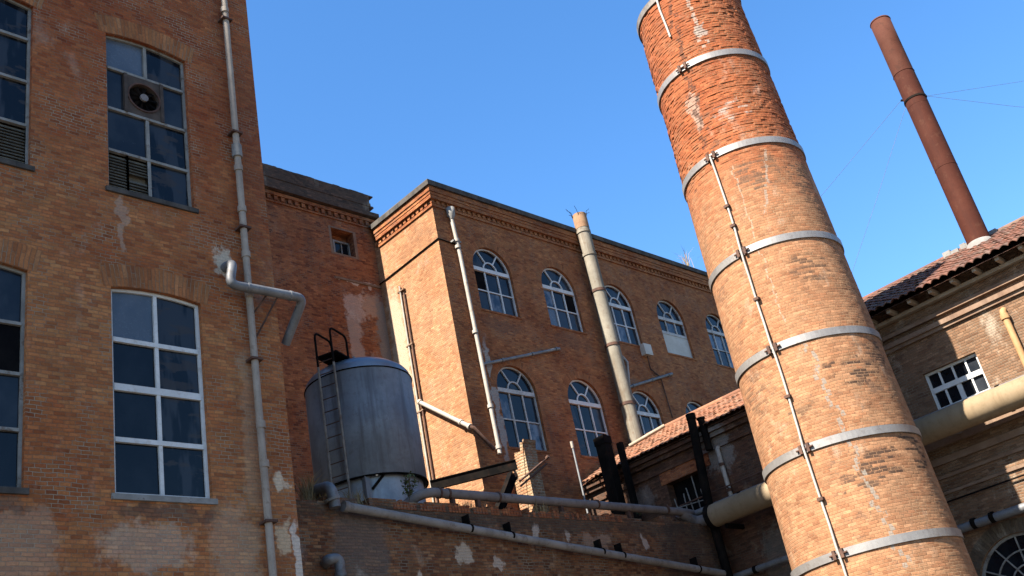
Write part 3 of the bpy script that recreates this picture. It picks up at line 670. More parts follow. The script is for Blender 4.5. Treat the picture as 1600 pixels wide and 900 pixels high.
# ================================================================ RECESSED BUILDING
back = thing('back_building', 'shaded brick building set back between the mill and the sunlit wing, with blackened parapet', 'building', (14, R, 0))
wh = [(18.08, 18.48), (18.95, 18.48), (18.95, 19.40), (18.08, 19.40)]
mb = MB(); wall_face(mb, PB, [(3, 0), (WX+0.3, 0), (WX+0.3, 20.15), (3, 20.15)], [wh], 0.40)
shell(mb, 3, WX+0.3, R, R+8, 20.15, skip=('f',)); mb.build('wall', M['back'], back)
mb = MB(); mb.box(3, WX+0.22, R-0.10, R+0.4, 19.98, 20.10); 
x = 14.0
while x < WX+0.1: mb.box(x, x+0.12, R-0.085, R+0.05, 19.82, 19.96); x += 0.25
mb.box(3, WX+0.2, R-0.05, R+0.2, 19.74, 19.80)
mb.build('dentil_course', M['back'], back)
mb = MB(); mb.box(3, WX+0.2, R-0.22, R+0.45, 20.13, 20.30); mb.box(3, WX-0.12, R-0.16, R+0.40, 20.303, 20.55); mb.box(3, 19.70, R-0.18, R+0.38, 20.553, 21.0)
for (a, b, c_) in ((19.70, 19.79, 20.72), (19.79, 19.9, 20.62)): mb.box(a, b, R-0.12, R+0.3, 20.553, c_)
for k in range(26):
    xx = random.uniform(14, 19.6); mb.box(xx, xx+random.uniform(0.1, 0.4), R-0.15, R+0.2, 20.98, 21.0+random.uniform(0.01, 0.05))
mb.build('parapet', M['soot_brick'], back)
fr = MB(); pstrip(fr, PB, [(18.36, 18.50), (18.90, 18.50), (18.90, 19.08), (18.36, 19.08)], [(18.30, 18.48), (18.95, 18.48), (18.95, 19.14), (18.30, 19.14)], 0.25, 0.33, closed=True)
pbar(fr, PB, 18.62, 18.65, 18.5, 19.08, 0.27, 0.3)
wf = fr.build('window', M['oldpaint'], back)
mb = MB(); pane(mb, PB, [(18.3, 18.48), (18.95, 18.48), (18.95, 19.12), (18.3, 19.12)], 0.31, 0); mb.build('pane', [M['g_dark']], wf)
mb = MB(); pface(mb, PB, wh, 0.40); mb.build('blocking', M['back'], wf)
mb = MB(); pstrip(mb, PB, wh, [(17.99, 18.42), (19.06, 18.42), (19.06, 19.46), (17.99, 19.46)], -0.004, 0.01, closed=True); mb.build('surround', M['terracotta'], wf)
mb = MB(); mb.box(18.0, WX-0.02, R-0.035, R+0.02, 17.50, 17.57); mb.build('ledge', M['terracotta'], back)

# ================================================================ WING with arched windows
wing = thing('factory_wing', 'brick factory wing with two rows of white arched windows and a sunlit end wall', 'building', (30, A, 0))
PITCHW = 3.10; wu = [(21.11+PITCHW*k, 22.79+PITCHW*k) for k in range(8)]
ZU, ZUS, ZL, ZLS = 15.57, 17.10, 11.06, 12.92
holes = [arch_hole(a, b, ZU, ZUS) for a, b in wu] + [arch_hole(a, b, ZL, ZLS) for a, b in wu]
WE = 47.0; WT = 19.15
mb = MB(); wall_face(mb, PW, [(WX, 0), (WE, 0), (WE, WT), (WX, WT)], holes, 0.22)
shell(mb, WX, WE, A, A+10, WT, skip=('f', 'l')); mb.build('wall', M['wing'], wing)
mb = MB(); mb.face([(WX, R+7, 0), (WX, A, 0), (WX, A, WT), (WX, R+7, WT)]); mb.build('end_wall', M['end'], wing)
for (a, b) in wu:
    lintel(PW, a, b, ZUS, 0, 0.26, wing, M['lintel2'], True); lintel(PW, a, b, ZLS, 0, 0.26, wing, M['lintel2'], True)
ku = [[[4, 1, 1], [1, 3, 1]], [[3, 0, 4], [2, 1, 1]], [[1, 1, 1], [3, 3, 1]], [[1, 3, 1], [5, 5, 5]], [[3, 3, 1], [1, 1, 3]]]
kl = [[[3, 0, 1], [0, 0, 3]], [[1, 0, 1], [1, 1, 1]], [[1, 1, 1], [0, 1, 1]], [[0, 1, 1], [1, 1, 0]]]
for k, (a, b) in enumerate(wu):
    arch_window(wing, a, b, ZU, ZUS, ku[k] if k < 5 else None, boarded=(k == 3))
    arch_window(wing, a, b, ZL, ZLS, kl[k] if k < 4 else None)
mb = MB(); ov = 0.30
def ring(mb, z0, z1, p):                                             # projecting course round both faces of the wing
    mb.box(WX-p, WE, A-p, A+0.02, z0, z1); mb.box(WX-p, WX+0.02, A+0.021, R-0.24, z0, z1)
ring(mb, 19.58, 19.74, 0.24); mb.build('coping', M['stone'], wing)
mb = MB(); ring(mb, 19.40, 19.575, 0.17); ring(mb, 19.30, 19.395, 0.14); ring(mb, 19.17, 19.295, 0.12)
x = WX-0.05
while x < WE: mb.box(x, x+0.12, A-0.05, A+0.02, 19.04, 19.165); x += 0.22
y = A+0.16
while y < R-0.15: mb.box(WX-0.06, WX+0.02, y, y+0.12, 19.03, 19.165); y += 0.22
ring(mb, 18.93, 19.015, 0.05); mb.build('dentil_course', M['wing'], wing)
mb = MB(); mb.box(WX-0.22, WE, A-0.22, A+10, 19.743, 19.78); mb.build('roof', M['roof'], wing)
mb = MB(); mb.tube([(WX-0.03, R, 17.66), (WX-0.03, A-0.03, 17.74), (20.45, A-0.03, 17.70)], 0.022, 8)
tag(mb.build('cable', M['iron']), 'thin dark cable stretched across the top of the sunlit end wall', 'cable')

# drainpipe with hopper head
t = thing('drainpipe', 'thin sunlit drainpipe with a hopper head at the left end of the arched facade', 'drainpipe', (20.5, A, 9))
mb = MB(); mb.tube(bend([(20.42, A-0.12, 18.72), (20.46, A-0.12, 17.9), (20.5, A-0.12, 17.3), (20.56, A-0.12, 10.75)], 0.2), 0.062, 14); mb.build('pipe', M['drain'], t)
mb = MB(); mb.lathe(20.42, A-0.14, [(0.06, 18.55), (0.13, 18.7), (0.14, 18.95), (0.02, 18.95)], 12); mb.build('hopper_head', M['cement'], t)
for z in (17.78, 17.55, 14.6, 12.2, 10.95):
    mb = MB(); mb.tube([(20.46+(17.9-z)*0.014, A-0.12, z-0.05), (20.46+(17.9-z)*0.014, A-0.12, z+0.05)], 0.088, 14); mb.build('collar', M['drain'], t)
mb = MB(); mb.box(20.3, 20.62, A-0.15, A+0.01, 17.72, 17.78); mb.build('bracket', M['cement'], t)

# fat cement flue
t = thing('flue_pipe', 'fat pale cement flue climbing the arched facade past the roofline, wires at its top', 'flue', (26.7, A-0.35, 9))
mb = MB(); mb.tube([(26.68, A-0.36, 9.3), (26.70, A-0.36, 19.7)], 0.245, 24); mb.build('pipe', M['flue'], t)
mb = MB(); mb.tube([(26.70, A-0.36, 19.704), (26.70, A-0.36, 20.3)], 0.255, 24); mb.build('rusty_end', M['rustcap'], t)
for z in (19.55, 18.6, 17.15, 15.05, 12.9):
    mb = MB(); mb.tube([(26.69, A-0.36, z-0.05), (26.69, A-0.36, z+0.05)], 0.268, 24); mb.build('collar', M['flue'] if z > 18 else M['rustiron'], t)
for k in range(7):
    a = random.uniform(0, 6.28); mb = MB(); x0, y0 = 26.7+0.27*cos(a), A-0.36+0.27*sin(a)
    mb.tube([(x0, y0, 20.2), (x0+0.05*cos(a), y0, 20.4), (x0+0.22*cos(a), y0+0.1*sin(a), 20.4+random.uniform(0.02, 0.2))], 0.008, 5); mb.build('wire_end', M['iron'], t)

# sloping pipes on the facade
t = thing('waste_pipe', 'short grey pipe sloping up from the thin drainpipe above a lower arched window', 'pipe', (20.6, A, 13.5))
mb = MB(); mb.tube([(20.55, A-0.12, 13.54), (24.2, A-0.10, 14.66)], 0.05, 12); mb.tube([(24.2, A-0.10, 14.66), (24.32, A+0.02, 14.70)], 0.05, 10); mb.build('pipe', M['galv'], t)
for u in (21.4, 22.8, 24.0):
    mb = MB(); zz = 13.54+(u-20.55)*0.307; mb.tube([(u, A-0.115, zz), (u+0.08, A-0.115, zz+0.025)], 0.066, 12); mb.build('collar', M['galv'], t)
p0, p1, p2, p3 = [PW.px(*q, -0.1) for q in ((966, 610), (1050, 584), (983, 603), (980, 566))]
t = thing('waste_pipe', 'branched grey pipe sloping up rightwards from the fat cement flue', 'pipe', (p0[0], A, p0[1]))
mb = MB(); mb.tube([(p0[0], A-0.1, p0[1]), (p1[0], A-0.1, p1[1]), ], 0.05, 12); mb.build('pipe', M['galv'], t)
mb = MB(); mb.tube([(p2[0], A-0.1, p2[1]), (p3[0], A-0.1, p3[1]), (p3[0]-0.1, A-0.02, p3[1]+0.25)], 0.045, 10); mb.build('branch', M['drain'], t)
for k in (0.25, 0.6, 0.92):
    mb = MB(); u = p0[0]+(p1[0]-p0[0])*k; zz = p0[1]+(p1[1]-p0[1])*k; mb.tube([(u, A-0.1, zz), (u+0.08, A-0.1, zz+0.024)], 0.066, 12); mb.build('collar', M['galv'], t)
b0 = PW.px(1003, 556); 
t = thing('junction_box', 'small pale box fixed beside the third upper arched window', 'box', (b0[0], A, b0[1]))
mb = MB(); pbar(mb, PW, b0[0], b0[0]+0.42, b0[1], b0[1]+0.42, -0.2, 0.0); mb.build('case', M['board'], t)
mb = MB(); mb.tube([(b0[0]+0.2, A-0.08, b0[1]), (b0[0]+0.22, A-0.06, b0[1]-0.5), (b0[0]+0.7, A-0.05, b0[1]-0.75), (b0[0]+0.75, A-0.05, b0[1]-2.3)], 0.022, 8); mb.build('conduit', M['rustiron'], t)

# pipes on the sunlit end wall
a_ = at(655, 628, 0, WX-0.16); b_ = at(735, 667, 0, WX-0.16); c_ = at(772, 702, 1, A-0.13)
t = thing('overflow_pipe', 'pale pipe running diagonally down the sunlit end wall and round its corner', 'pipe', a_)
mb = MB(); mb.tube([a_, b_], 0.065, 14); mb.build('pipe', M['drain'], t)
mb = MB(); mb.tube([b_, V((b_.x+0.05, A-0.14, b_.z-0.05)), c_], 0.055, 12); mb.build('shaded_pipe', M['rustiron'], t)  # same pipe past the corner; the dark colour paints in its shade
for k in (0.0, 0.16, 0.97):
    q = b_+(a_-b_)*k; q2 = b_+(a_-b_)*(k+0.03); mb = MB(); mb.tube([q, q2], 0.088, 14); mb.build('collar', M['drain'], t)
y0 = 22.07
t = thing('conduit', 'pair of thin upright pipes beside the whitewashed strip of the sunlit end wall', 'pipe', (WX-0.06, y0, 10))
for dy in (0, -0.16):
    mb = MB(); mb.tube([(WX-0.06, y0+dy, 8), (WX-0.06, y0+dy-0.03, 17.1+dy*2)], 0.03, 10); mb.build('pipe', M['drain'] if dy == 0 else M['rustiron'], t)
for z in (16.9, 15.0, 12.8):
    mb = MB(); mb.box(WX-0.10, WX+0.01, y0-0.24, y0+0.08, z-0.02, z+0.02); mb.build('bracket', M['terracotta'], t)

# ================================================================ LOW WALL and flat roof
lw = thing('low_brick_wall', 'low weathered brick wall below the tank, patched and dark with damp along the top', 'wall', (16, G, 0))
top = [(CX, 7.50)]; x = CX
while x < B-0.3:
    x2 = min(x+random.uniform(0.25, 0.8), B-0.02); z = 7.53+random.choice([0, 0, 0.07, -0.07, 0.05])+random.uniform(-0.02, 0.02); top += [(x+0.002, z), (x2, z)]; x = x2
top += [(B-0.02, 7.52)]
mb = MB(); prof = [(CX, 0), (B-0.02, 0)] + list(reversed(top))
wall_face(mb, PG, prof, [], 0.1)
for k in range(len(top)-1):
    p, q = top[k], top[k+1]; mb.face([PG(*p, 0), PG(*q, 0), PG(*q, 0.45), PG(*p, 0.45)])
mb.face([(B-0.02, G+0.45, 0), (CX, G+0.45, 0), (CX, G+0.45, 7.5), (B-0.02, G+0.45, 7.5)])
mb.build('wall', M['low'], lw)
mb = MB(); x = 12.9
while x < 20:                                                       # broken soldier course on the top
    if random.random() < 0.8: mb.box(x, x+0.07, G-0.012, G+0.2, 7.40, 7.55+random.uniform(-0.04, 0.05))
    x += 0.085
mb.build('soldier_course', M['back'], lw)
fr = MB(); fr.box(CX+0.02, B-0.02, G+0.46, A-0.02, 6.6, ROOF_Z); fr.box(CX+0.02, WX-0.02, A-0.02, R-0.02, 6.6, ROOF_Z); structure('flat_roof', fr, M['roof'])

t = thing('gutter_pipe', 'long pale grey pipe falling to the right along the face of the low brick wall', 'pipe', (11, G-0.15, 7))
ga = at(537, 791, 1, G-0.18); gb = at(1135, 897, 1, G-0.18)
mb = MB(); mb.tube([ga, ga+(gb-ga)*0.5+V((0, 0, -0.02)), gb], 0.088, 18); mb.build('pipe', M['gutter'], t)
for k in (0.262, 0.36, 0.60, 0.66, 0.9):
    q = ga+(gb-ga)*k; mb = MB(); mb.tube([q, q+(gb-ga).normalized()*0.05], 0.098, 18); mb.box(q.x, q.x+0.035, G-0.2, G+0.02, q.z+0.1, q.z+0.30); mb.build('bracket', M['iron'], t)
mb = MB(); mb.tube([ga-(gb-ga).normalized()*0.01, ga+(gb-ga).normalized()*0.10], 0.105, 18); mb.build('collar', M['gutter'], t)

mp_y = G+0.12; q = at(860, 783, 1, mp_y); mz = q.z
ma = at(662, 769, 1, mp_y).x; mbx = at(1062, 800, 1, mp_y).x
t = thing('main_pipe', 'long level grey-brown pipe resting above the top of the low brick wall', 'pipe', (16, mp_y, mz))
mb = MB(); mb.tube(bend([(ma-0.35, mp_y+0.9, mz-0.35), (ma-0.05, mp_y, mz), (ma+1.5, mp_y, mz), (20.2, mp_y, mz-0.02), (mbx+0.4, mp_y+0.05, mz-0.02), (23.2, mp_y+0.1, mz-0.02)], 0.35, 6), 0.102, 18); mb.build('pipe', M['main'], t)
for x in (ma+0.38, ma+0.62, at(776, 776, 1, mp_y).x, at(930, 786, 1, mp_y).x, at(1040, 797, 1, mp_y).x):
    mb = MB(); mb.tube([(x, mp_y, mz), (x+0.05, mp_y, mz)], 0.118, 18); mb.build('flange', M['rustiron'], t)
for x in (ma+0.75, 15.4, 18.0, 20.4):
    mb = MB(); mb.box(x-0.04, x+0.04, mp_y-0.05, mp_y+0.05, 7.3, mz-0.08); mb.build('support', M['rustiron'], t)

va, vb, vc = at(488, 768, 1, G+0.5), at(513, 760, 1, G-0.16), at(524, 793, 1, G-0.16)
t = thing('vent_elbow', 'fat grey elbow pipe turning down over the left end of the low wall', 'pipe', vb)
mb = MB(); mb.tube(bend([va, vb+V((0.06, 0, 0.02)), vc], 0.22, 6), 0.105, 18); mb.build('pipe', M['galv'], t)
mb = MB(); qq = vb+(vc-vb)*0.55; mb.tube([qq, qq+(vc-vb).normalized()*0.05], 0.142, 18); mb.build('collar', M['cement'], t)
va, vb, vb2, vc = at(508, 882, 1, G+0.02), at(512, 874, 1, G-0.22), at(530, 872, 1, G-0.22), at(534, 925, 1, G-0.22)
t = thing('gooseneck_vent', 'grey gooseneck vent pipe low on the wall at the bottom edge', 'pipe', vb)
mb = MB(); mb.tube(bend([va, vb, vb2, vc], 0.16, 5), 0.095, 16); mb.build('pipe', M['galv'], t)
mb = MB(); qq = vb2+(vc-vb2)*0.45; mb.tube([qq, qq+(vc-vb2).normalized()*0.06], 0.112, 16); mb.build('collar', M['galv'], t)

# ================================================================ WATER TANK
TX, TY, TR = 14.36, 18.0, 1.245; TZ0, TZ1 = 8.62, 11.17
tank = thing('water_tank', 'round dark grey steel water tank with iron ladder, behind the low wall', 'tank', (TX, TY, ROOF_Z))
mb = MB(); mb.lathe(TX, TY, [(TR-0.02, TZ0), (TR, TZ0+0.02), (TR, 9.45), (TR+0.004, 9.46), (TR+0.004, 10.3), (TR, 10.31), (TR, TZ1-0.02)], 72); mb.build('body', M['tank'], tank)
mb = MB(); mb.lathe(TX, TY, [(TR-0.04, TZ1-0.02), (TR-0.03, TZ1+0.10), (TR-0.10, TZ1+0.20), (TR-0.30, TZ1+0.34), (0.55, TZ1+0.46), (0.02, TZ1+0.50)], 72); mb.build('lid', M['tanklid'], tank)
for z, r_ in ((TZ1-0.03, 0.016), (TZ0-0.005, 0.02)):
    mb = MB(); pts = [(TX+(TR+0.005)*cos(2*pi*k/64), TY+(TR+0.005)*sin(2*pi*k/64), z) for k in range(65)]; mb.tube(pts, r_, 8, caps=False); mb.build('rim', M['iron'], tank)
mb = MB(); mb.lathe(TX, TY, [(TR-0.10, ROOF_Z), (TR-0.10, TZ0)], 64); mb.build('skirt', M['skirt'], tank)
sa, sb = at(632, 730, 1, TY-TR-0.02), at(584, 775, 1, TY-TR-0.02)
def on_cyl(px, py, rad, cx=TX, cy=TY):
    d = (at(px, py, 1, 10)-EYE); ox, oy = EYE.x-cx, EYE.y-cy
    a = d.x*d.x+d.y*d.y; b = ox*d.x+oy*d.y; c = ox*ox+oy*oy-rad*rad
    return EYE+d*((-b-math.sqrt(max(0, b*b-a*c)))/a)
mb = MB(); mb.tube([on_cyl(606, 733, TR-0.06), on_cyl(582, 764, TR-0.06)], 0.03, 8); mb.build('brace', M['iron'], tank)
qq = on_cyl(572, 745, TR-0.06); mb = MB(); mb.box(qq.x-0.07, qq.x+0.07, qq.y-0.05, qq.y+0.07, ROOF_Z, TZ0); mb.build('leg', M['tank'], tank)
# ladder in front of the dark left flank
la0, la1 = on_cyl(503, 600, TR+0.12), on_cyl(527, 600, TR+0.12)
ldir = V((la1.x-la0.x, la1.y-la0.y, 0)).normalized(); cen = (la0+la1)/2; norm = V((ldir.y, -ldir.x, 0))
if norm.dot(V((TX, TY, 0))-V((cen.x, cen.y, 0))) > 0: norm = -norm
LP = V((cen.x, cen.y, 0))+norm*0.06; hw = 0.20
rails = MB(); loops = MB()
for s_ in (-1, 1):
    b0_ = LP+ldir*hw*s_
    rails.tube([(b0_.x, b0_.y, 7.3), (b0_.x, b0_.y, 11.3)], 0.028, 8)
    back_ = b0_-norm*0.72
    loops.tube(bend([(b0_.x, b0_.y, 11.302), (b0_.x, b0_.y, 12.18), (back_.x, back_.y, 12.18), (back_.x, back_.y, 11.35)], 0.16, 4), 0.026, 8)
lad = rails.build('ladder', M['ladder'], tank)
loops.build('handrail', M['iron'], tank)
z = 7.5
while z < 11.6:
    p = LP-ldir*hw; q = LP+ldir*hw; rg = MB(); rg.tube([(p.x, p.y, z), (q.x, q.y, z)], 0.013, 6); rg.build('rung', M['rustiron'], lad); z += 0.30
pf = MB(); c0 = LP-norm*0.06
pp = [c0-ldir*0.27, c0+ldir*0.27, c0+ldir*0.27-norm*0.80, c0-ldir*0.27-norm*0.80]
pf.face([(p.x, p.y, 11.60) for p in pp]); pf.face([(p.x, p.y, 11.565) for p in reversed(pp)])
for k in range(4):
    a, b = pp[k], pp[(k+1) % 4]; pf.face([(a.x, a.y, 11.565), (b.x, b.y, 11.565), (b.x, b.y, 11.60), (a.x, a.y, 11.60)])
pf.build('platform', M['iron'], tank)
vv = on_cyl(553, 560, TR*0.2); mb = MB(); mb.tube([(vv.x, vv.y, TZ1+0.3), (vv.x, vv.y, TZ1+0.68)], 0.07, 12, r2=0.03); mb.build('valve', M['galv'], tank)
vv = on_cyl(618, 575, TR*0.7); mb = MB(); mb.tube([(vv.x, vv.y, TZ1+0.1), (vv.x, vv.y, TZ1+0.42)], 0.045, 10); mb.build('vent', M['drain'], tank)

# ================================================================ beam, post, broken pier on the roof
def ibeam(name, p, q, h, wd, mat, label, cat):
    p, q = V(p), V(q); d = (q-p); L = d.length; x_ = d.normalized(); y_ = x_.cross(V((0, 0, 1)))
    if y_.length < 0.1: y_ = V((1, 0, 0))
    y_.normalize(); z_ = y_.cross(x_)
    Mx = Matrix(((x_.x, y_.x, z_.x, p.x), (x_.y, y_.y, z_.y, p.y), (x_.z, y_.z, z_.z, p.z), (0, 0, 0, 1)))
    b = MB(); b.box(0, L, -wd/2, wd/2, -0.02, 0, M=Mx); b.box(0, L, -wd/2, wd/2, -h, -h+0.02, M=Mx); b.box(0, L, -0.012, 0.012, -h+0.02, -0.02, M=Mx)
    return tag(b.build(name, mat), label, cat)
ibeam('steel_beam', (18.55, 20.75, 10.12), (20.25, 19.05, 10.25), 0.28, 0.10, M['iron'], 'dark level steel beam crossing in front of the foot of the sunlit end wall', 'beam')
pa, pb_ = at(797, 737, 1, 19.0), at(768, 812, 1, 19.0)
ibeam('steel_post', pa, pb_, 0.22, 0.2, M['iron'], 'dark leaning steel post under the end of the beam', 'post')
pier = MB(); px0, px1, py0, py1 = 21.0, 21.5, 19.35, 19.95
prof = [(py0, ROOF_Z), (py1, ROOF_Z), (py1, 10.62), (py1-0.18, 10.60), (py1-0.2, 10.76), (py1-0.45, 10.72), (py1-0.48, 10.98), (py1-0.62, 10.92), (py1-0.66, 11.02), (py0, 11.0)]
pface(pier, Plane('x', px0), prof, 0)
for k in range(len(prof)-1):
    a, b = prof[k+1], prof[(k+2) % len(prof)]
    pier.face([(px0, a[0], a[1]), (px0, b[0], b[1]), (px1, b[0], b[1]), (px1, a[0], a[1])])
pface(pier, Plane('x', px1), prof, 0)
tag(pier.build('brick_pier', M['pier']), 'broken sunlit stub of brick wall beside the steel beam', 'wall stub')
st = MB(); pa, pb_ = at(812, 752, 1, 19.3), at(853, 717, 1, 19.3)
for dz in (0, -0.14):
    st.tube([pa+V((0, 0, dz)), pb_+V((0, 0, dz))], 0.03, 8)
st.tube([pb_+V((0, 0, 0.0)), pb_+V((0.02, -0.1, 0.05))], 0.05, 8)
tag(st.build('strut', M['rustiron']), 'pair of short rusty rods sticking up right of the broken wall stub', 'strut')
pa, pb_ = at(895, 700, 1, 19.2), at(914, 782, 1, 19.2)
t = thing('pole', 'thin pale pole standing left of the black flue below the arched windows', 'pole', pb_)
mb = MB(); mb.tube([pa, pb_, pb_+V((0.0, 0, -1.5))], 0.03, 8); mb.build('shaft', M['galv'], t)
mb = MB(); mb.tube([pa, pa+V((0, 0, 0.2))], 0.045, 8); mb.build('cap', M['drain'], t)  # paler end piece: sunlight on the pole top put into colour

# ================================================================ LOW BUILDING on the right, in front of the wing
def tile_roof(x0, z0, y0, y1, slope, run, pitch, course, parent, mat, name='roof', amp=0.05):
    mb = MB(); nrow = int(run/course); ncol = int((y1-y0)/pitch); SM = 6; nx, nz = cos(slope), sin(slope)
    for r_ in range(nrow):
        s0, s1 = r_*course, (r_+1)*course+0.06; lines = []; uvs = []
        jit = [random.uniform(-0.012, 0.012) for _ in range(ncol+1)]; jz = [random.uniform(0, 0.02) for _ in range(ncol+1)]
        for s_, lift in ((s0, 0.035), (s1, 0.0)):
            ln = []; uu = []
            for c in range(ncol*SM+1):
                col_ = min(c//SM, ncol-1); ph = c/SM-c//SM
                h = amp*abs(sin(pi*(c/SM))) if True else 0
                ss = s_+jit[col_]*(1 if lift else 0)
                ln.append((x0+ss*nx-(h+lift+jz[col_])*nz, y0+c*pitch/SM, z0+ss*nz+(h+lift+jz[col_])*nx)); uu.append((c/SM+0.001, r_+0.5))
            lines.append(ln); uvs.append(uu)
        # thickness of the lip
        lip = [(p[0]+0.018*nz, p[1], p[2]-0.022*nx) for p in lines[0]]
        mb.grid([lip, lines[0], lines[1]], [uvs[0], uvs[0], uvs[1]], False)
        if r_ == 0: mb.grid([[(p[0]+0.018*nz+0.35*nx, p[1], p[2]-0.022*nx+0.35*nz) for p in lines[0]], lip], [uvs[0], uvs[0]], False)
    base = MB()
    return mb.build(name, mat, parent)

lob = thing('low_building', 'dark stained low brick building with a sunlit red tile roof, left of the chimney', 'building', (B, 16, 0))
OL = 0.30; ZE = at(1035, 697, 0, B-OL).z; Y0L, Y1L = 12.25, 19.97; SLP = RAD(27)
hw0, hw1 = PR.px(1040, 752), PR.px(1108, 795)
wz0, wz1 = hw1[1]-0.05, PR.px(1075, 742)[1]
wh = [(hw1[0], wz0), (hw0[0], wz0), (hw0[0], wz1), (hw1[0], wz1)]
mb = MB(); wall_face(mb, PR, [(Y0L, 0), (Y1L, 0), (Y1L, ZE+0.1), (Y0L, ZE+0.1)], [wh], 0.3)
RL = 3.3; ridge = ZE+RL*math.tan(SLP)
mb.face([(B, Y1L, 0), (B+6, Y1L, 0), (B+6, Y1L, ZE), (B+RL-OL, Y1L, ridge-0.1), (B, Y1L, ZE+0.1)])
mb.face([(B+6, Y0L, 0), (B, Y0L, 0), (B, Y0L, ZE+0.1), (B+RL-OL, Y0L, ridge-0.1), (B+6, Y0L, ZE)])
mb.face([(B+6, Y0L, 0), (B+6, Y1L, 0), (B+6, Y1L, ZE), (B+6, Y0L, ZE)])
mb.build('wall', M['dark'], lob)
tile_roof(B-OL, ZE, Y0L, Y1L, SLP, RL/cos(SLP), 0.18, 0.34, lob, M['tile_red'], amp=0.038)
mb = MB(); mb.face([(B-OL+RL, Y0L, ridge), (B-OL+RL, Y1L, ridge), (B+6.2, Y1L, ZE), (B+6.2, Y0L, ZE)]); mb.face([(B-OL+0.05, Y0L, ZE-0.045), (B-OL+0.05, Y1L, ZE-0.045), (B-OL+RL, Y1L, ridge-0.045), (B-OL+RL, Y0L, ridge-0.045)]); mb.build('rear_roof', M['tile_red'], lob)
mb = MB(); mb.box(B-0.20, B+0.02, Y0L, Y1L, ZE-0.17, ZE-0.06); mb.box(B-0.12, B+0.02, Y0L, Y1L, ZE-0.30, ZE-0.175); mb.box(B-0.06, B+0.02, Y0L, Y1L, ZE-0.62, ZE-0.54); mb.build('cornice', M['dark'], lob)
mb = MB(); y = Y1L-0.1; mb.tube([(B-OL+RL, Y0L, ridge+0.02), (B-OL+RL, Y1L, ridge+0.02)], 0.09, 10); mb.build('ridge_tiles', M['tile_red'], lob)
mb = MB(); mb.box(B+0.30, B+0.32, hw1[0]-0.1, hw0[0]+0.1, wz0-0.1, wz1+0.1); wf = mb.build('window', M['void'], lob)
mb = MB()
for k in range(5):
    u = hw1[0]+(hw0[0]-hw1[0])*(k+0.5)/5; mb.tube([(B+0.14, u, wz0), (B+0.14, u+random.uniform(-0.1, 0.1), wz0+(wz1-wz0)*random.uniform(0.4, 1.0))], 0.018, 6)
mb.tube([(B+0.14, hw1[0], wz0+0.35), (B+0.14, hw0[0], wz0+0.45)], 0.016, 6); mb.build('broken_bars', M['oldpaint'], wf)
mb = MB(); pbar(mb, PR, hw1[0]-0.45, hw0[0]+0.15, wz1+0.005, wz1+0.42, -0.03, 0.02); mb.build('lintel', M['back'], wf)

pl_ = at(1040, 671, 0, B+0.6); pl2 = at(985, 703, 0, B+0.1)
mb = MB(); d = (pl_-pl2); mb.tube([pl2+V((0, 0, 0.12)), pl_+V((0, 0, 0.12))], 0.06, 4); tag(mb.build('plank', M['timber']), 'loose pale plank lying on the red tile roof', 'plank')

fl = at(940, 683, 0, B-0.75)
t = thing('black_flue', 'thick black square iron flue rising in front of the low tiled building', 'flue', (fl.x, fl.y, 7))
mb = MB(); mb.box(fl.x-0.15, fl.x+0.15, fl.y-0.18, fl.y+0.18, 6.9, fl.z); mb.build('duct', M['iron'], t)
mb = MB(); mb.box(fl.x-0.17, fl.x+0.17, fl.y-0.20, fl.y+0.20, fl.z-0.25, fl.z-0.02); mb.build('collar', M['iron'], t)
f2 = at(968, 692, 0, B-0.7); mb = MB(); mb.box(f2.x-0.07, f2.x+0.07, f2.y-0.08, f2.y+0.08, 6.9, f2.z); mb.build('side_duct', M['iron'], t)
f3 = at(1079, 650, 0, B-0.55)
t = thing('black_post', 'slim black iron post rising above the red tile roof edge', 'post', (f3.x, f3.y, 7))
f4 = at(1110, 800, 0, B-0.6); mb = MB(); mb.tube([f3, f4, V((f4.x, f4.y, 6))], 0.12, 10); mb.build('shaft', M['iron'], t)
mb = MB(); mb.tube([f3+V((0, 0, -0.1)), f3+V((0, 0, 0.05))], 0.14, 10); mb.build('cap', M['iron'], t)
f3 = at(1095, 655, 0, B-0.25); mb = MB(); mb.tube([(f3.x, f3.y, f3.z-0.9), f3], 0.10, 10); mb.tube([f3, f3+V((0, 0, 0.04))], 0.125, 10); tag(mb.build('roof_vent', M['iron']), 'small black vent stub at the edge of the red tile roof', 'vent')
fa, fb = at(1121, 702, 0, B-0.1), at(1149, 790, 0, B-0.1)
t = thing('drainpipe', 'short stained drainpipe on the dark low building between black post and chimney', 'drainpipe', fb)
mb = MB(); mb.tube([(B+0.05, fa.y, fa.z+0.12), fa, V((fa.x, fa.y, fb.z))], 0.06, 12); mb.build('pipe', M['drain'], t)
for k in (0.3, 0.75):
    zz = fa.z+(fb.z-fa.z)*k; mb = MB(); mb.tube([(fa.x, fa.y, zz), (fa.x, fa.y, zz+0.08)], 0.078, 12); mb.build('collar', M['rustiron'], t)
fa, fb = at(1062, 788, 0, B-0.28), at(1200, 736, 0, B-0.28); zz = (fa.z+fb.z)/2
t = thing('rail', 'thin rusty rail running level along the dark low building wall', 'rail', (B-0.28, fa.y, zz))
mb = MB(); mb.tube([(B-0.28, fa.y, zz), (B-0.28, 12.4, zz)], 0.022, 8); mb.build('rod', M['rustiron'], t)
mb = MB()
for y in (13.0, 15.0, 17.0): mb.tube([(B-0.28, y, zz), (B+0.02, y, zz-0.05)], 0.016, 6)
mb.build('bracket', M['rustiron'], t)

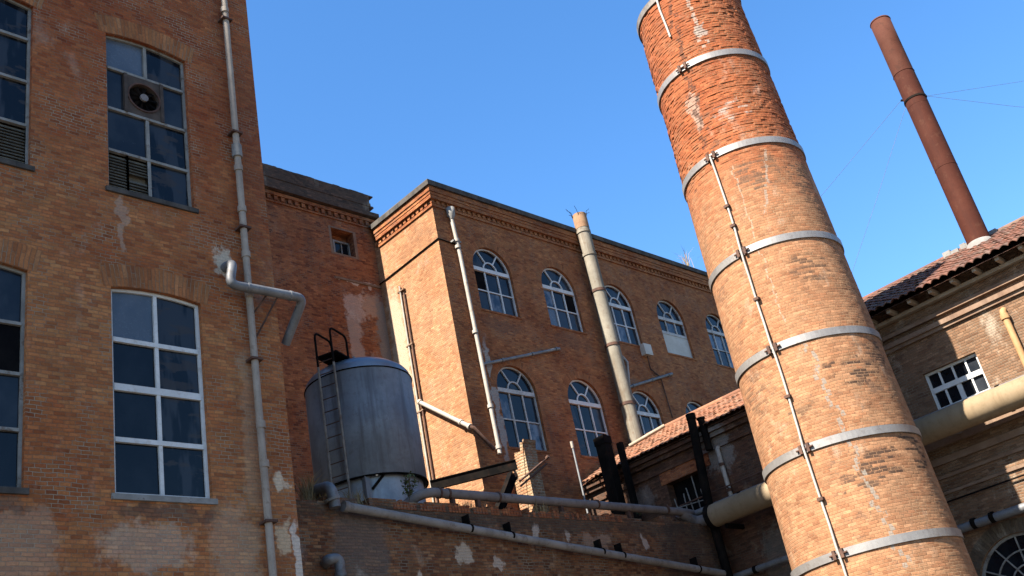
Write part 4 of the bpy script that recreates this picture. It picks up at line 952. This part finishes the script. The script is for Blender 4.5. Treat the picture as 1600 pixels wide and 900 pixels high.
# ================================================================ RIGHT BUILDING
rb = thing('right_building', 'pale brick building with brown tile eaves and wide white window, right of the chimney', 'building', (B, 4, 0))
OR_ = 0.62; ZR = at(1480, 432, 0, B-OR_).z; Y0R, Y1R = -6.0, 12.2
w0, w1 = PR.px(1443, 589), PR.px(1546, 607); wtop = PR.px(1523, 545)
wz1, wz0 = (w0[1]+wtop[1])/2, (w1[1]+PR.px(1465, 644)[1])/2
wu0, wu1 = (wtop[0]+w1[0])/2, (w0[0]+PR.px(1465, 644)[0])/2
ac = PR.px(1612, 912); ar_ = 1.08
holes = [[(wu0, wz0), (wu1, wz0), (wu1, wz1), (wu0, wz1)], arch_hole(ac[0]-ar_, ac[0]+ar_, ac[1]-1.6, ac[1])]
mb = MB(); wall_face(mb, PR, [(Y0R, 0), (Y1R, 0), (Y1R, ZR+0.15), (Y0R, ZR+0.15)], holes, 0.24)
SR = RAD(26); RR = 4.6; ridg = ZR+RR*math.tan(SR)
for yy in (Y0R, Y1R): mb.face([(B, yy, 0), (B+8, yy, 0), (B+8, yy, ZR), (B+RR-OR_, yy, ridg-0.1), (B, yy, ZR+0.1)])
mb.face([(B+8, Y0R, 0), (B+8, Y1R, 0), (B+8, Y1R, ZR), (B+8, Y0R, ZR)]); mb.build('wall', M['right'], rb)
tile_roof(B-OR_, ZR, Y0R, Y1R+0.1, SR, RR/cos(SR), 0.21, 0.36, rb, M['tile_brown'], amp=0.06)
mb = MB(); mb.face([(B-OR_+RR, Y0R, ridg), (B-OR_+RR, Y1R, ridg), (B+8.2, Y1R, ZR), (B+8.2, Y0R, ZR)]); mb.face([(B-OR_+0.05, Y0R, ZR-0.06), (B-OR_+0.05, Y1R+0.1, ZR-0.06), (B-OR_+RR, Y1R+0.1, ridg-0.06), (B-OR_+RR, Y0R, ridg-0.06)]); mb.build('rear_roof', M['tile_brown'], rb)
mb = MB(); mb.tube([(B-OR_+RR, Y0R, ridg+0.02), (B-OR_+RR, Y1R+0.1, ridg+0.02)], 0.10, 10); mb.build('ridge_tiles', M['tile_brown'], rb)
mb = MB(); rx = B-OR_+RR
ra, rb_ = at(1482, 408, 0, rx), at(1562, 366, 0, rx); y = rb_.y
while y < ra.y: mb.box(rx-0.16, rx+0.12, y, y+random.uniform(0.15, 0.3), ridg-0.02, ridg+random.uniform(0.10, 0.18)); y += 0.22
mb.build('ridge_mortar', M['cement'], rb)
mb = MB(); y = Y0R+0.2
while y < Y1R: mb.box(B-OR_+0.12, B, y, y+0.09, ZR-0.13, ZR-0.02); y += 0.55
mb.box(B-0.16, B+0.02, Y0R, Y1R, ZR-0.22, ZR-0.135); mb.build('rafter_ends', M['timber'], rb)
zc1 = (PR.px(1540, 456)[1]+PR.px(1590, 434)[1])/2; zc2 = (PR.px(1450, 519)[1]+PR.px(1560, 466)[1])/2
mb = MB(); mb.box(B-0.10, B+0.02, Y0R, Y1R, zc1-0.05, zc1+0.04); mb.box(B-0.13, B+0.02, Y0R, Y1R, zc2-0.02, zc2+0.09); mb.box(B-0.07, B+0.02, Y0R, Y1R, zc2-0.11, zc2-0.023); mb.build('cornice', M['terracotta'], rb)
zl = [PR.px(1577, 652)[1], PR.px(1585, 678)[1], PR.px(1540, 722)[1]]
mb = MB()
for z, h, p in ((zl[0], 0.16, 0.09), (zl[1], 0.15, 0.06), (zl[2], 0.07, 0.05), (zl[2]-0.35, 0.06, 0.05)): mb.box(B-p, B+0.02, Y0R, Y1R, z-h/2, z+h/2)
mb.build('string_course', M['terracotta'], rb)
fr = MB(); tt = 0.06
loop_o = holes[0]; loop_i = [(wu0+tt, wz0+tt), (wu1-tt, wz0+tt), (wu1-tt, wz1-tt), (wu0+tt, wz1-tt)]
pstrip(fr, PR, loop_i, loop_o, 0.10, 0.18, closed=True)
zmid = wz0+(wz1-wz0)*0.52
pbar(fr, PR, wu0+tt, wu1-tt, zmid-0.06, zmid+0.06, 0.085, 0.17)
for k in (1, 2, 3):
    u = wu0+(wu1-wu0)*k/4
    pbar(fr, PR, u-0.022, u+0.022, zmid+0.06, wz1-tt, 0.11, 0.16)
    hwid = 0.055 if k == 2 else 0.022
    pbar(fr, PR, u-hwid, u+hwid, wz0+tt, zmid-0.06, 0.105, 0.16)
f = fr.build('window', M['paint'], rb)
gl = MB()
for i in range(2):
    for k in range(4):
        a, b = wu0+(wu1-wu0)*k/4, wu0+(wu1-wu0)*(k+1)/4; zb, zt_ = ((zmid, wz1), (wz0, zmid))[i]
        pane(gl, PR, [(a, zb), (b, zb), (b, zt_), (a, zt_)], 0.145, 1 if (k == 0) else 0)
gl.build('pane', glass_list(), f)
s = MB(); pbar(s, PR, wu0-0.08, wu1+0.08, wz0-0.1, wz0-0.004, -0.06, 0.15); s.build('sill', M['stone'], f)
fr = MB(); c, zs = ac
pstrip(fr, PR, arc(c, zs, ar_-0.06, 0, pi, 18), arc(c, zs, ar_, 0, pi, 18), 0.10, 0.16)
for r_ in (0.42, 0.72): pstrip(fr, PR, arc(c, zs, r_-0.015, 0, pi, 18), arc(c, zs, r_+0.015, 0, pi, 18), 0.11, 0.14)
for an in (30, 60, 90, 120, 150): line_bar(fr, PR, (c, zs), (c+ar_*cos(RAD(an)), zs+ar_*sin(RAD(an))), 0.03, 0.112, 0.138)
pbar(fr, PR, c-ar_, c+ar_, zs-0.08, zs, 0.09, 0.16); f = fr.build('arched_window', M['oldpaint'], rb)
gl = MB(); pane(gl, PR, arch_hole(c-ar_, c+ar_, zs-1.6, zs), 0.15, 0, 0.0); gl.build('pane', glass_list(), f)
lintel(PR, c-ar_, c+ar_, zs, 0, 0.30, rb, M['lintel3'], True)

# pipes along the right-hand buildings
TXP = B-0.72; tz = (at(1150, 795, 0, TXP).z+at(1540, 632, 0, TXP).z)/2; ty = at(1112, 812, 0, TXP).y
t = thing('lagged_pipe', 'thick tan lagged pipe running level behind the brick chimney', 'pipe', (TXP, 8, tz))
mb = MB(); mb.tube([(TXP, ty, tz), (TXP, 12, tz), (TXP, -5, tz)], 0.30, 28); mb.build('pipe', M['tan'], t)
mb = MB(); mb.tube([(TXP, ty+0.02, tz), (TXP, ty-0.12, tz)], 0.325, 28); mb.build('flange', M['iron'], t)
mb = MB(); mb.tube(bend([(TXP, ty+0.02, tz), (TXP, mp_y+0.1, tz), (TXP-0.6, mp_y+0.1, mz-0.02)], 0.3, 5), 0.15, 14); mb.build('reducer', M['main'], t)
for y in (15.0, 11.0, 5.7):
    mb = MB(); mb.box(TXP-0.05, B+0.02, y-0.04, y+0.04, tz-0.42, tz-0.31); mb.build('bracket', M['iron'], t)
hz = (at(1165, 772, 0, B-0.42).z+at(1520, 623, 0, B-0.42).z)/2
t = thing('conduit', 'slim grey conduit running just above the thick tan pipe', 'pipe', (B-0.42, 8, hz))
mb = MB(); mb.tube([(B-0.42, 16.2, hz), (B-0.42, 9, hz), (B-0.42, -5, hz)], 0.085, 14); mb.build('pipe', M['galv'], t)
for y in (14.6, 12.0, 7.5, 5.0):
    mb = MB(); mb.tube([(B-0.42, y, hz), (B-0.42, y-0.09, hz)], 0.105, 14); mb.build('collar', M['iron'], t)
pz = (at(1500, 820, 0, B-0.2).z+at(1600, 797, 0, B-0.2).z)/2
t = thing('water_pipe', 'grey pipe low on the right building above the half-round window', 'pipe', (B-0.2, 8, pz))
mb = MB(); mb.tube([(B-0.2, 12.1, pz-0.03), (B-0.2, 4, pz)], 0.095, 14); mb.build('pipe', M['galv'], t)
for y in (at(1547, 808, 0, B-0.2).y, 9.2):
    mb = MB(); mb.tube([(B-0.2, y, pz), (B-0.2, y-0.1, pz)], 0.118, 14); mb.build('collar', M['iron'], t)
pz2 = (at(1150, 893, 0, B-0.25).z+at(1220, 884, 0, B-0.25).z)/2
t = thing('water_pipe', 'grey pipe low on the dark wall left of the chimney foot', 'pipe', (B-0.25, 14, pz2))
mb = MB(); mb.tube([(B-0.25, 15.6, pz2), (B-0.25, 12.4, pz2)], 0.08, 12); mb.build('pipe', M['galv'], t)
for y in (14.9, 13.8):
    mb = MB(); mb.tube([(B-0.25, y, pz2), (B-0.25, y-0.1, pz2)], 0.10, 12); mb.build('collar', M['iron'], t)
oa, ob = at(1568, 490, 0, B-0.1), at(1612, 580, 0, B-0.1)
t = thing('drainpipe', 'ochre clay drainpipe on the sunlit right building beside the white window', 'drainpipe', ob)
mb = MB(); mb.tube(bend([(B+0.05, oa.y, oa.z+0.12), (B-0.1, oa.y, oa.z+0.05), (B-0.1, oa.y, hz+0.1)], 0.1), 0.075, 14); mb.build('pipe', M['clay'], t)
mb = MB(); mb.tube([(B-0.1, oa.y, oa.z-0.14), (B-0.1, oa.y, oa.z-0.02)], 0.10, 14); mb.build('collar', M['clay'], t)
sa = at(1474, 680, 0, B-0.1); mb = MB(); mb.tube(bend([(B+0.02, sa.y-0.45, sa.z-0.05), (B-0.25, sa.y-0.3, sa.z-0.05), (B-0.3, sa.y, sa.z-0.05), (B-0.3, sa.y, sa.z+0.12)], 0.1), 0.06, 10)
tag(mb.build('pipe_stub', M['main']), 'short bent pipe stub in the shade under the tan pipe', 'pipe')
ca, cb = at(1487, 782, 0, B-0.08), at(1600, 742, 0, B-0.08)
mb = MB(); mb.tube([(B-0.08, 12, ca.z-0.05), (B-0.08, ca.y, ca.z), (B-0.08, cb.y, cb.z), (B-0.08, cb.y-2, cb.z)], 0.02, 8)
tag(mb.build('cable', M['iron']), 'dark cable along the shaded brick below the tan pipe at right', 'cable')

# ================================================================ RUSTY STACK
sx, sy = 27.0, 7.5
rs = thing('steel_stack', 'slender rust-red steel stack with guy wires rising behind the tile roof', 'stack', (sx, sy, 12))
mb = MB(); mb.lathe(sx, sy, [(0.30, 11.8), (0.298, 14.9), (0.295, 17.0)], 32); mb.lathe(sx, sy, [(0.298, 17.0), (0.298, 17.6), (0.294, 18.15)], 32); mb.build('shaft', M['stack'], rs)
mb = MB(); mb.lathe(sx, sy, [(0.292, 18.15), (0.288, 19.3), (0.292, 20.14), (0.26, 20.14), (0.25, 19.0)], 32); mb.build('top_section', M['stacktop'], rs)
for z in (18.15, 20.1, 14.9):
    mb = MB(); pts = [(sx+0.298*cos(2*pi*k/32), sy+0.298*sin(2*pi*k/32), z) for k in range(33)]; mb.tube(pts, 0.008, 6, caps=False); mb.build('weld_seam', M['stack'], rs)
mb = MB(); mb.lathe(sx, sy, [(0.315, 17.2), (0.315, 17.26), (0.29, 17.26)], 24); 
gp = at(1408, 157, 0, sx); gq = at(1448, 150, 0, sx)
for q in (gp, gq): mb.tube([(sx, sy, 17.25), (q.x, q.y, q.z)], 0.035, 8)
mb.build('guy_collar', M['iron'], rs)
for a, b in ((gp, at(1190, 412, 0, 27.6)), (gp+V((0.1, -0.1, -0.1)), at(1318, 465, 0, 26.2)), (gq, at(1720, 104, 0, 34.0)), (gq, at(1720, 178, 0, 30.0))):
    mb = MB(); m_ = (a+b)/2+V((0, 0, -0.05)); mb.tube([a, m_, b], 0.0045, 5); mb.build('guy_wire', M['wire'], rs)
mb = MB(); rz = ridg-(B-OR_+RR-sx)*math.tan(SR); mb.lathe(sx, sy, [(0.38, rz-0.3), (0.35, rz+0.06), (0.31, rz+0.10), (0.28, rz+0.10)], 20); mb.build('flashing', M['cement'], rs)

# ================================================================ BRICK CHIMNEY
KX, KY = 19.8, 9.68
def krad(z): return 1.628-(z-4.75)*0.0236
ch = thing('brick_chimney', 'huge round brick chimney ringed by steel bands, rough and eroded towards the top', 'chimney', (KX, KY, 0))
mb = MB(); course = 0.072; seg = 210; rows = []; uvs = []; ztop = 18.62; z = 0.0; i = 0; rnd = random.Random(3)
nb = 40
import mathutils.noise as mn
rnd_cache = {}
def chimney_ring(z, ci, groove):
    er = max(0.0, min(1.0, (z-13.2)/1.0)); r0 = krad(z); row = []
    for j in range(seg):
        a = 2*pi*j/seg; p = V((cos(a)*1.4, sin(a)*1.4, z)); key = (ci, int((j+(1.75 if ci % 2 else 0))/3.5))
        if key not in rnd_cache: rnd_cache[key] = rnd.random()
        q = rnd_cache[key]; big = max(0.0, min(1.0, (mn.noise(p*1.3)*0.5+0.5-0.42)*3.0))
        dr = -0.004*q+0.010*mn.noise(p*0.7)-er*(0.013*q*q+0.018*big*q)
        if groove: dr -= er*(0.004+0.006*mn.noise(p*2.0+V((5, 0, 0)))**2*4)
        row.append((KX+(r0+dr)*cos(a), KY+(r0+dr)*sin(a), z))
    rows.append(row); uvs.append([(2*pi*j/seg*1.5+2.2, z) for j in range(seg+1)])
for z in (0.0, 2.0, 3.5): chimney_ring(z, -1, False)
z = 3.6; ci = 0
while z < ztop-0.08:
    chimney_ring(z, ci, False); chimney_ring(z+course*0.78, ci, False)
    if z > 12.8: chimney_ring(z+course*0.84, ci, True); chimney_ring(z+course*0.94, ci, True)
    z += course; ci += 1
chimney_ring(ztop, ci, False)
mb.grid(rows, uvs, False, 0, True)
mb.face([p for p in rows[-1]], [(0, 0)]*seg)
mb.build('shaft', M['chimney'], ch)
for z in (4.75, 6.81, 8.96, 11.24, 13.74, 16.31):
    r_ = krad(z)+0.004; hgt = 0.155; b = MB()
    b.lathe(KX, KY, [(r_-0.03, z-hgt/2), (r_+0.028, z-hgt/2), (r_+0.030, z+hgt/2), (r_-0.03, z+hgt/2)], 96, smooth=False); bo = b.build('steel_band', M['band'], ch)
    ab = RAD(-175.2); b = MB(); Mx = Matrix.Translation((KX, KY, z)) @ Matrix.Rotation(ab, 4, 'Z')
    b.box(r_+0.01, r_+0.085, -0.11, -0.05, -0.085, 0.085, M=Mx); b.box(r_+0.01, r_+0.085, 0.05, 0.11, -0.085, 0.085, M=Mx); 
    b.tube([Mx @ V((r_+0.055, -0.18, 0)), Mx @ V((r_+0.055, 0.18, 0))], 0.02, 8); b.build('clamp', M['rustiron'], bo)
b = MB(); r_ = krad(18.6); b.lathe(KX, KY, [(r_-0.03, 18.52), (r_+0.035, 18.52), (r_+0.04, 18.68), (r_-0.02, 18.70), (r_-0.25, 18.70)], 96, smooth=False); b.build('cap_ring', M['cap'], ch)
b = MB(); pts = []
for k in range(29):
    z = 3.0+(13.72-3.0)*k/28; a = RAD(-175.2+0.5*sin(z*1.7)); r_ = krad(z)+0.05+(0.03 if min(abs(z-q) for q in (4.75, 6.81, 8.96, 11.24, 13.74)) < 0.2 else 0); pts.append((KX+r_*cos(a), KY+r_*sin(a), z))
b.tube(pts, 0.024, 8); co = b.build('lightning_conductor', M['cond'], ch)
for z in (5.8, 7.9, 10.1, 11.9, 12.4):
    b = MB(); r_ = krad(z)+0.03; Mx = Matrix.Translation((KX, KY, z)) @ Matrix.Rotation(RAD(-175.2), 4, 'Z'); b.box(r_-0.04, r_+0.07, -0.06, 0.06, -0.03, 0.03, M=Mx); b.build('clip', M['rustiron'], co)
b = MB(); a = RAD(-179.0); b.tube([(KX+(krad(z)+0.035)*cos(a+0.02*sin(z*3)), KY+(krad(z)+0.035)*sin(a+0.02*sin(z*3)), z) for z in (17.3, 17.7, 18.2, 18.66)], 0.028, 8); b.build('lightning_conductor', M['cond'], ch)

# ================================================================ PLANTS
def blades(mb, c, n, h, spread, wd=0.012):
    for k in range(n):
        a = random.uniform(0, 6.28); r_ = random.uniform(0, spread); b = V((c.x+r_*cos(a), c.y+r_*sin(a)*0.5, c.z))
        lean = V((random.uniform(-0.4, 0.4), random.uniform(-0.4, 0.4), 0))*h; hh = h*random.uniform(0.5, 1.0); t_ = b+lean*0.5+V((0, 0, hh*0.7)); e = b+lean*1.3+V((0, 0, hh))
        s = V((cos(a+1.5), sin(a+1.5), 0))*wd
        mb.face([b-s, b+s, t_+s*0.7, t_-s*0.7]); mb.face([t_-s*0.7, t_+s*0.7, e])
gpos = at(484, 772, 1, G+0.3)
mb = MB(); blades(mb, V((gpos.x, G+0.35, 7.5)), 110, 0.75, 0.2, 0.008); blades(mb, V((gpos.x+0.35, G+0.3, 7.5)), 50, 0.5, 0.3); tag(mb.build('grass_tuft', M['grass']), 'tall tuft of dry straw-coloured grass between mill corner and tank', 'grass tuft', 'dry grass tufts on the low wall')
for px, py, h, lab in ((560, 782, 0.35, 'short dry grass on the low wall below the tank brace'), (728, 798, 0.28, 'small dry grass tuft on the low wall under the steel post'), (845, 790, 0.45, 'wispy dry grass on the low wall right of the broken wall stub')):
    p = at(px, py, 1, G+0.2); mb = MB(); blades(mb, V((p.x, G+0.2, 7.5)), 60, h, 0.35, 0.009); tag(mb.build('grass_tuft', M['grass']), lab, 'grass tuft', 'dry grass tufts on the low wall')
def weed(px, py, yy, h, n, label, sc=1.0, lf=0.05):
    p = at(px, py, 1, yy); t = thing('weed', label, 'plant', p)
    st = MB(); lv = MB()
    for k in range(n):
        a = random.uniform(0, 6.28); top = p+V((cos(a)*random.uniform(0.05, 0.30)*sc, sin(a)*0.15*sc, h*random.uniform(0.55, 1.0))); mid_ = (p+top)/2+V((0, 0, 0.05))
        st.tube([p, mid_, top], 0.008, 5)
        for q in range(16):
            f_ = random.uniform(0.3, 1.05); c = p+(top-p)*f_+V((random.uniform(-0.07, 0.07), random.uniform(-0.07, 0.07), random.uniform(-0.03, 0.05)))
            u = V((random.uniform(-1, 1), random.uniform(-1, 1), random.uniform(-0.5, 0.8))).normalized()*lf*random.uniform(0.6, 1.2); v = u.cross(V((random.uniform(-1, 1), random.uniform(-1, 1), 1))).normalized()*lf*0.45
            lv.face([c-u, c+v, c+u, c-v])
    st.build('stem', M['twig'], t); lv.build('leaves', M['leaf'], t)
weed(640, 785, G+0.35, 0.62, 7, 'leafy green weed growing on the low wall in front of the tank')
weed(1000, 806, G+0.3, 0.22, 5, 'low dark weed on the wall top under the end of the grey-brown pipe', 0.8, 0.04)
p = PW.px(1075, 428); mb = MB(); blades(mb, V((p[0], A-0.15, 19.8)), 26, 0.9, 0.35, 0.012); tag(mb.build('grass_tuft', M['grass']), 'dry weeds sprouting from the roofline left of the chimney', 'grass tuft')
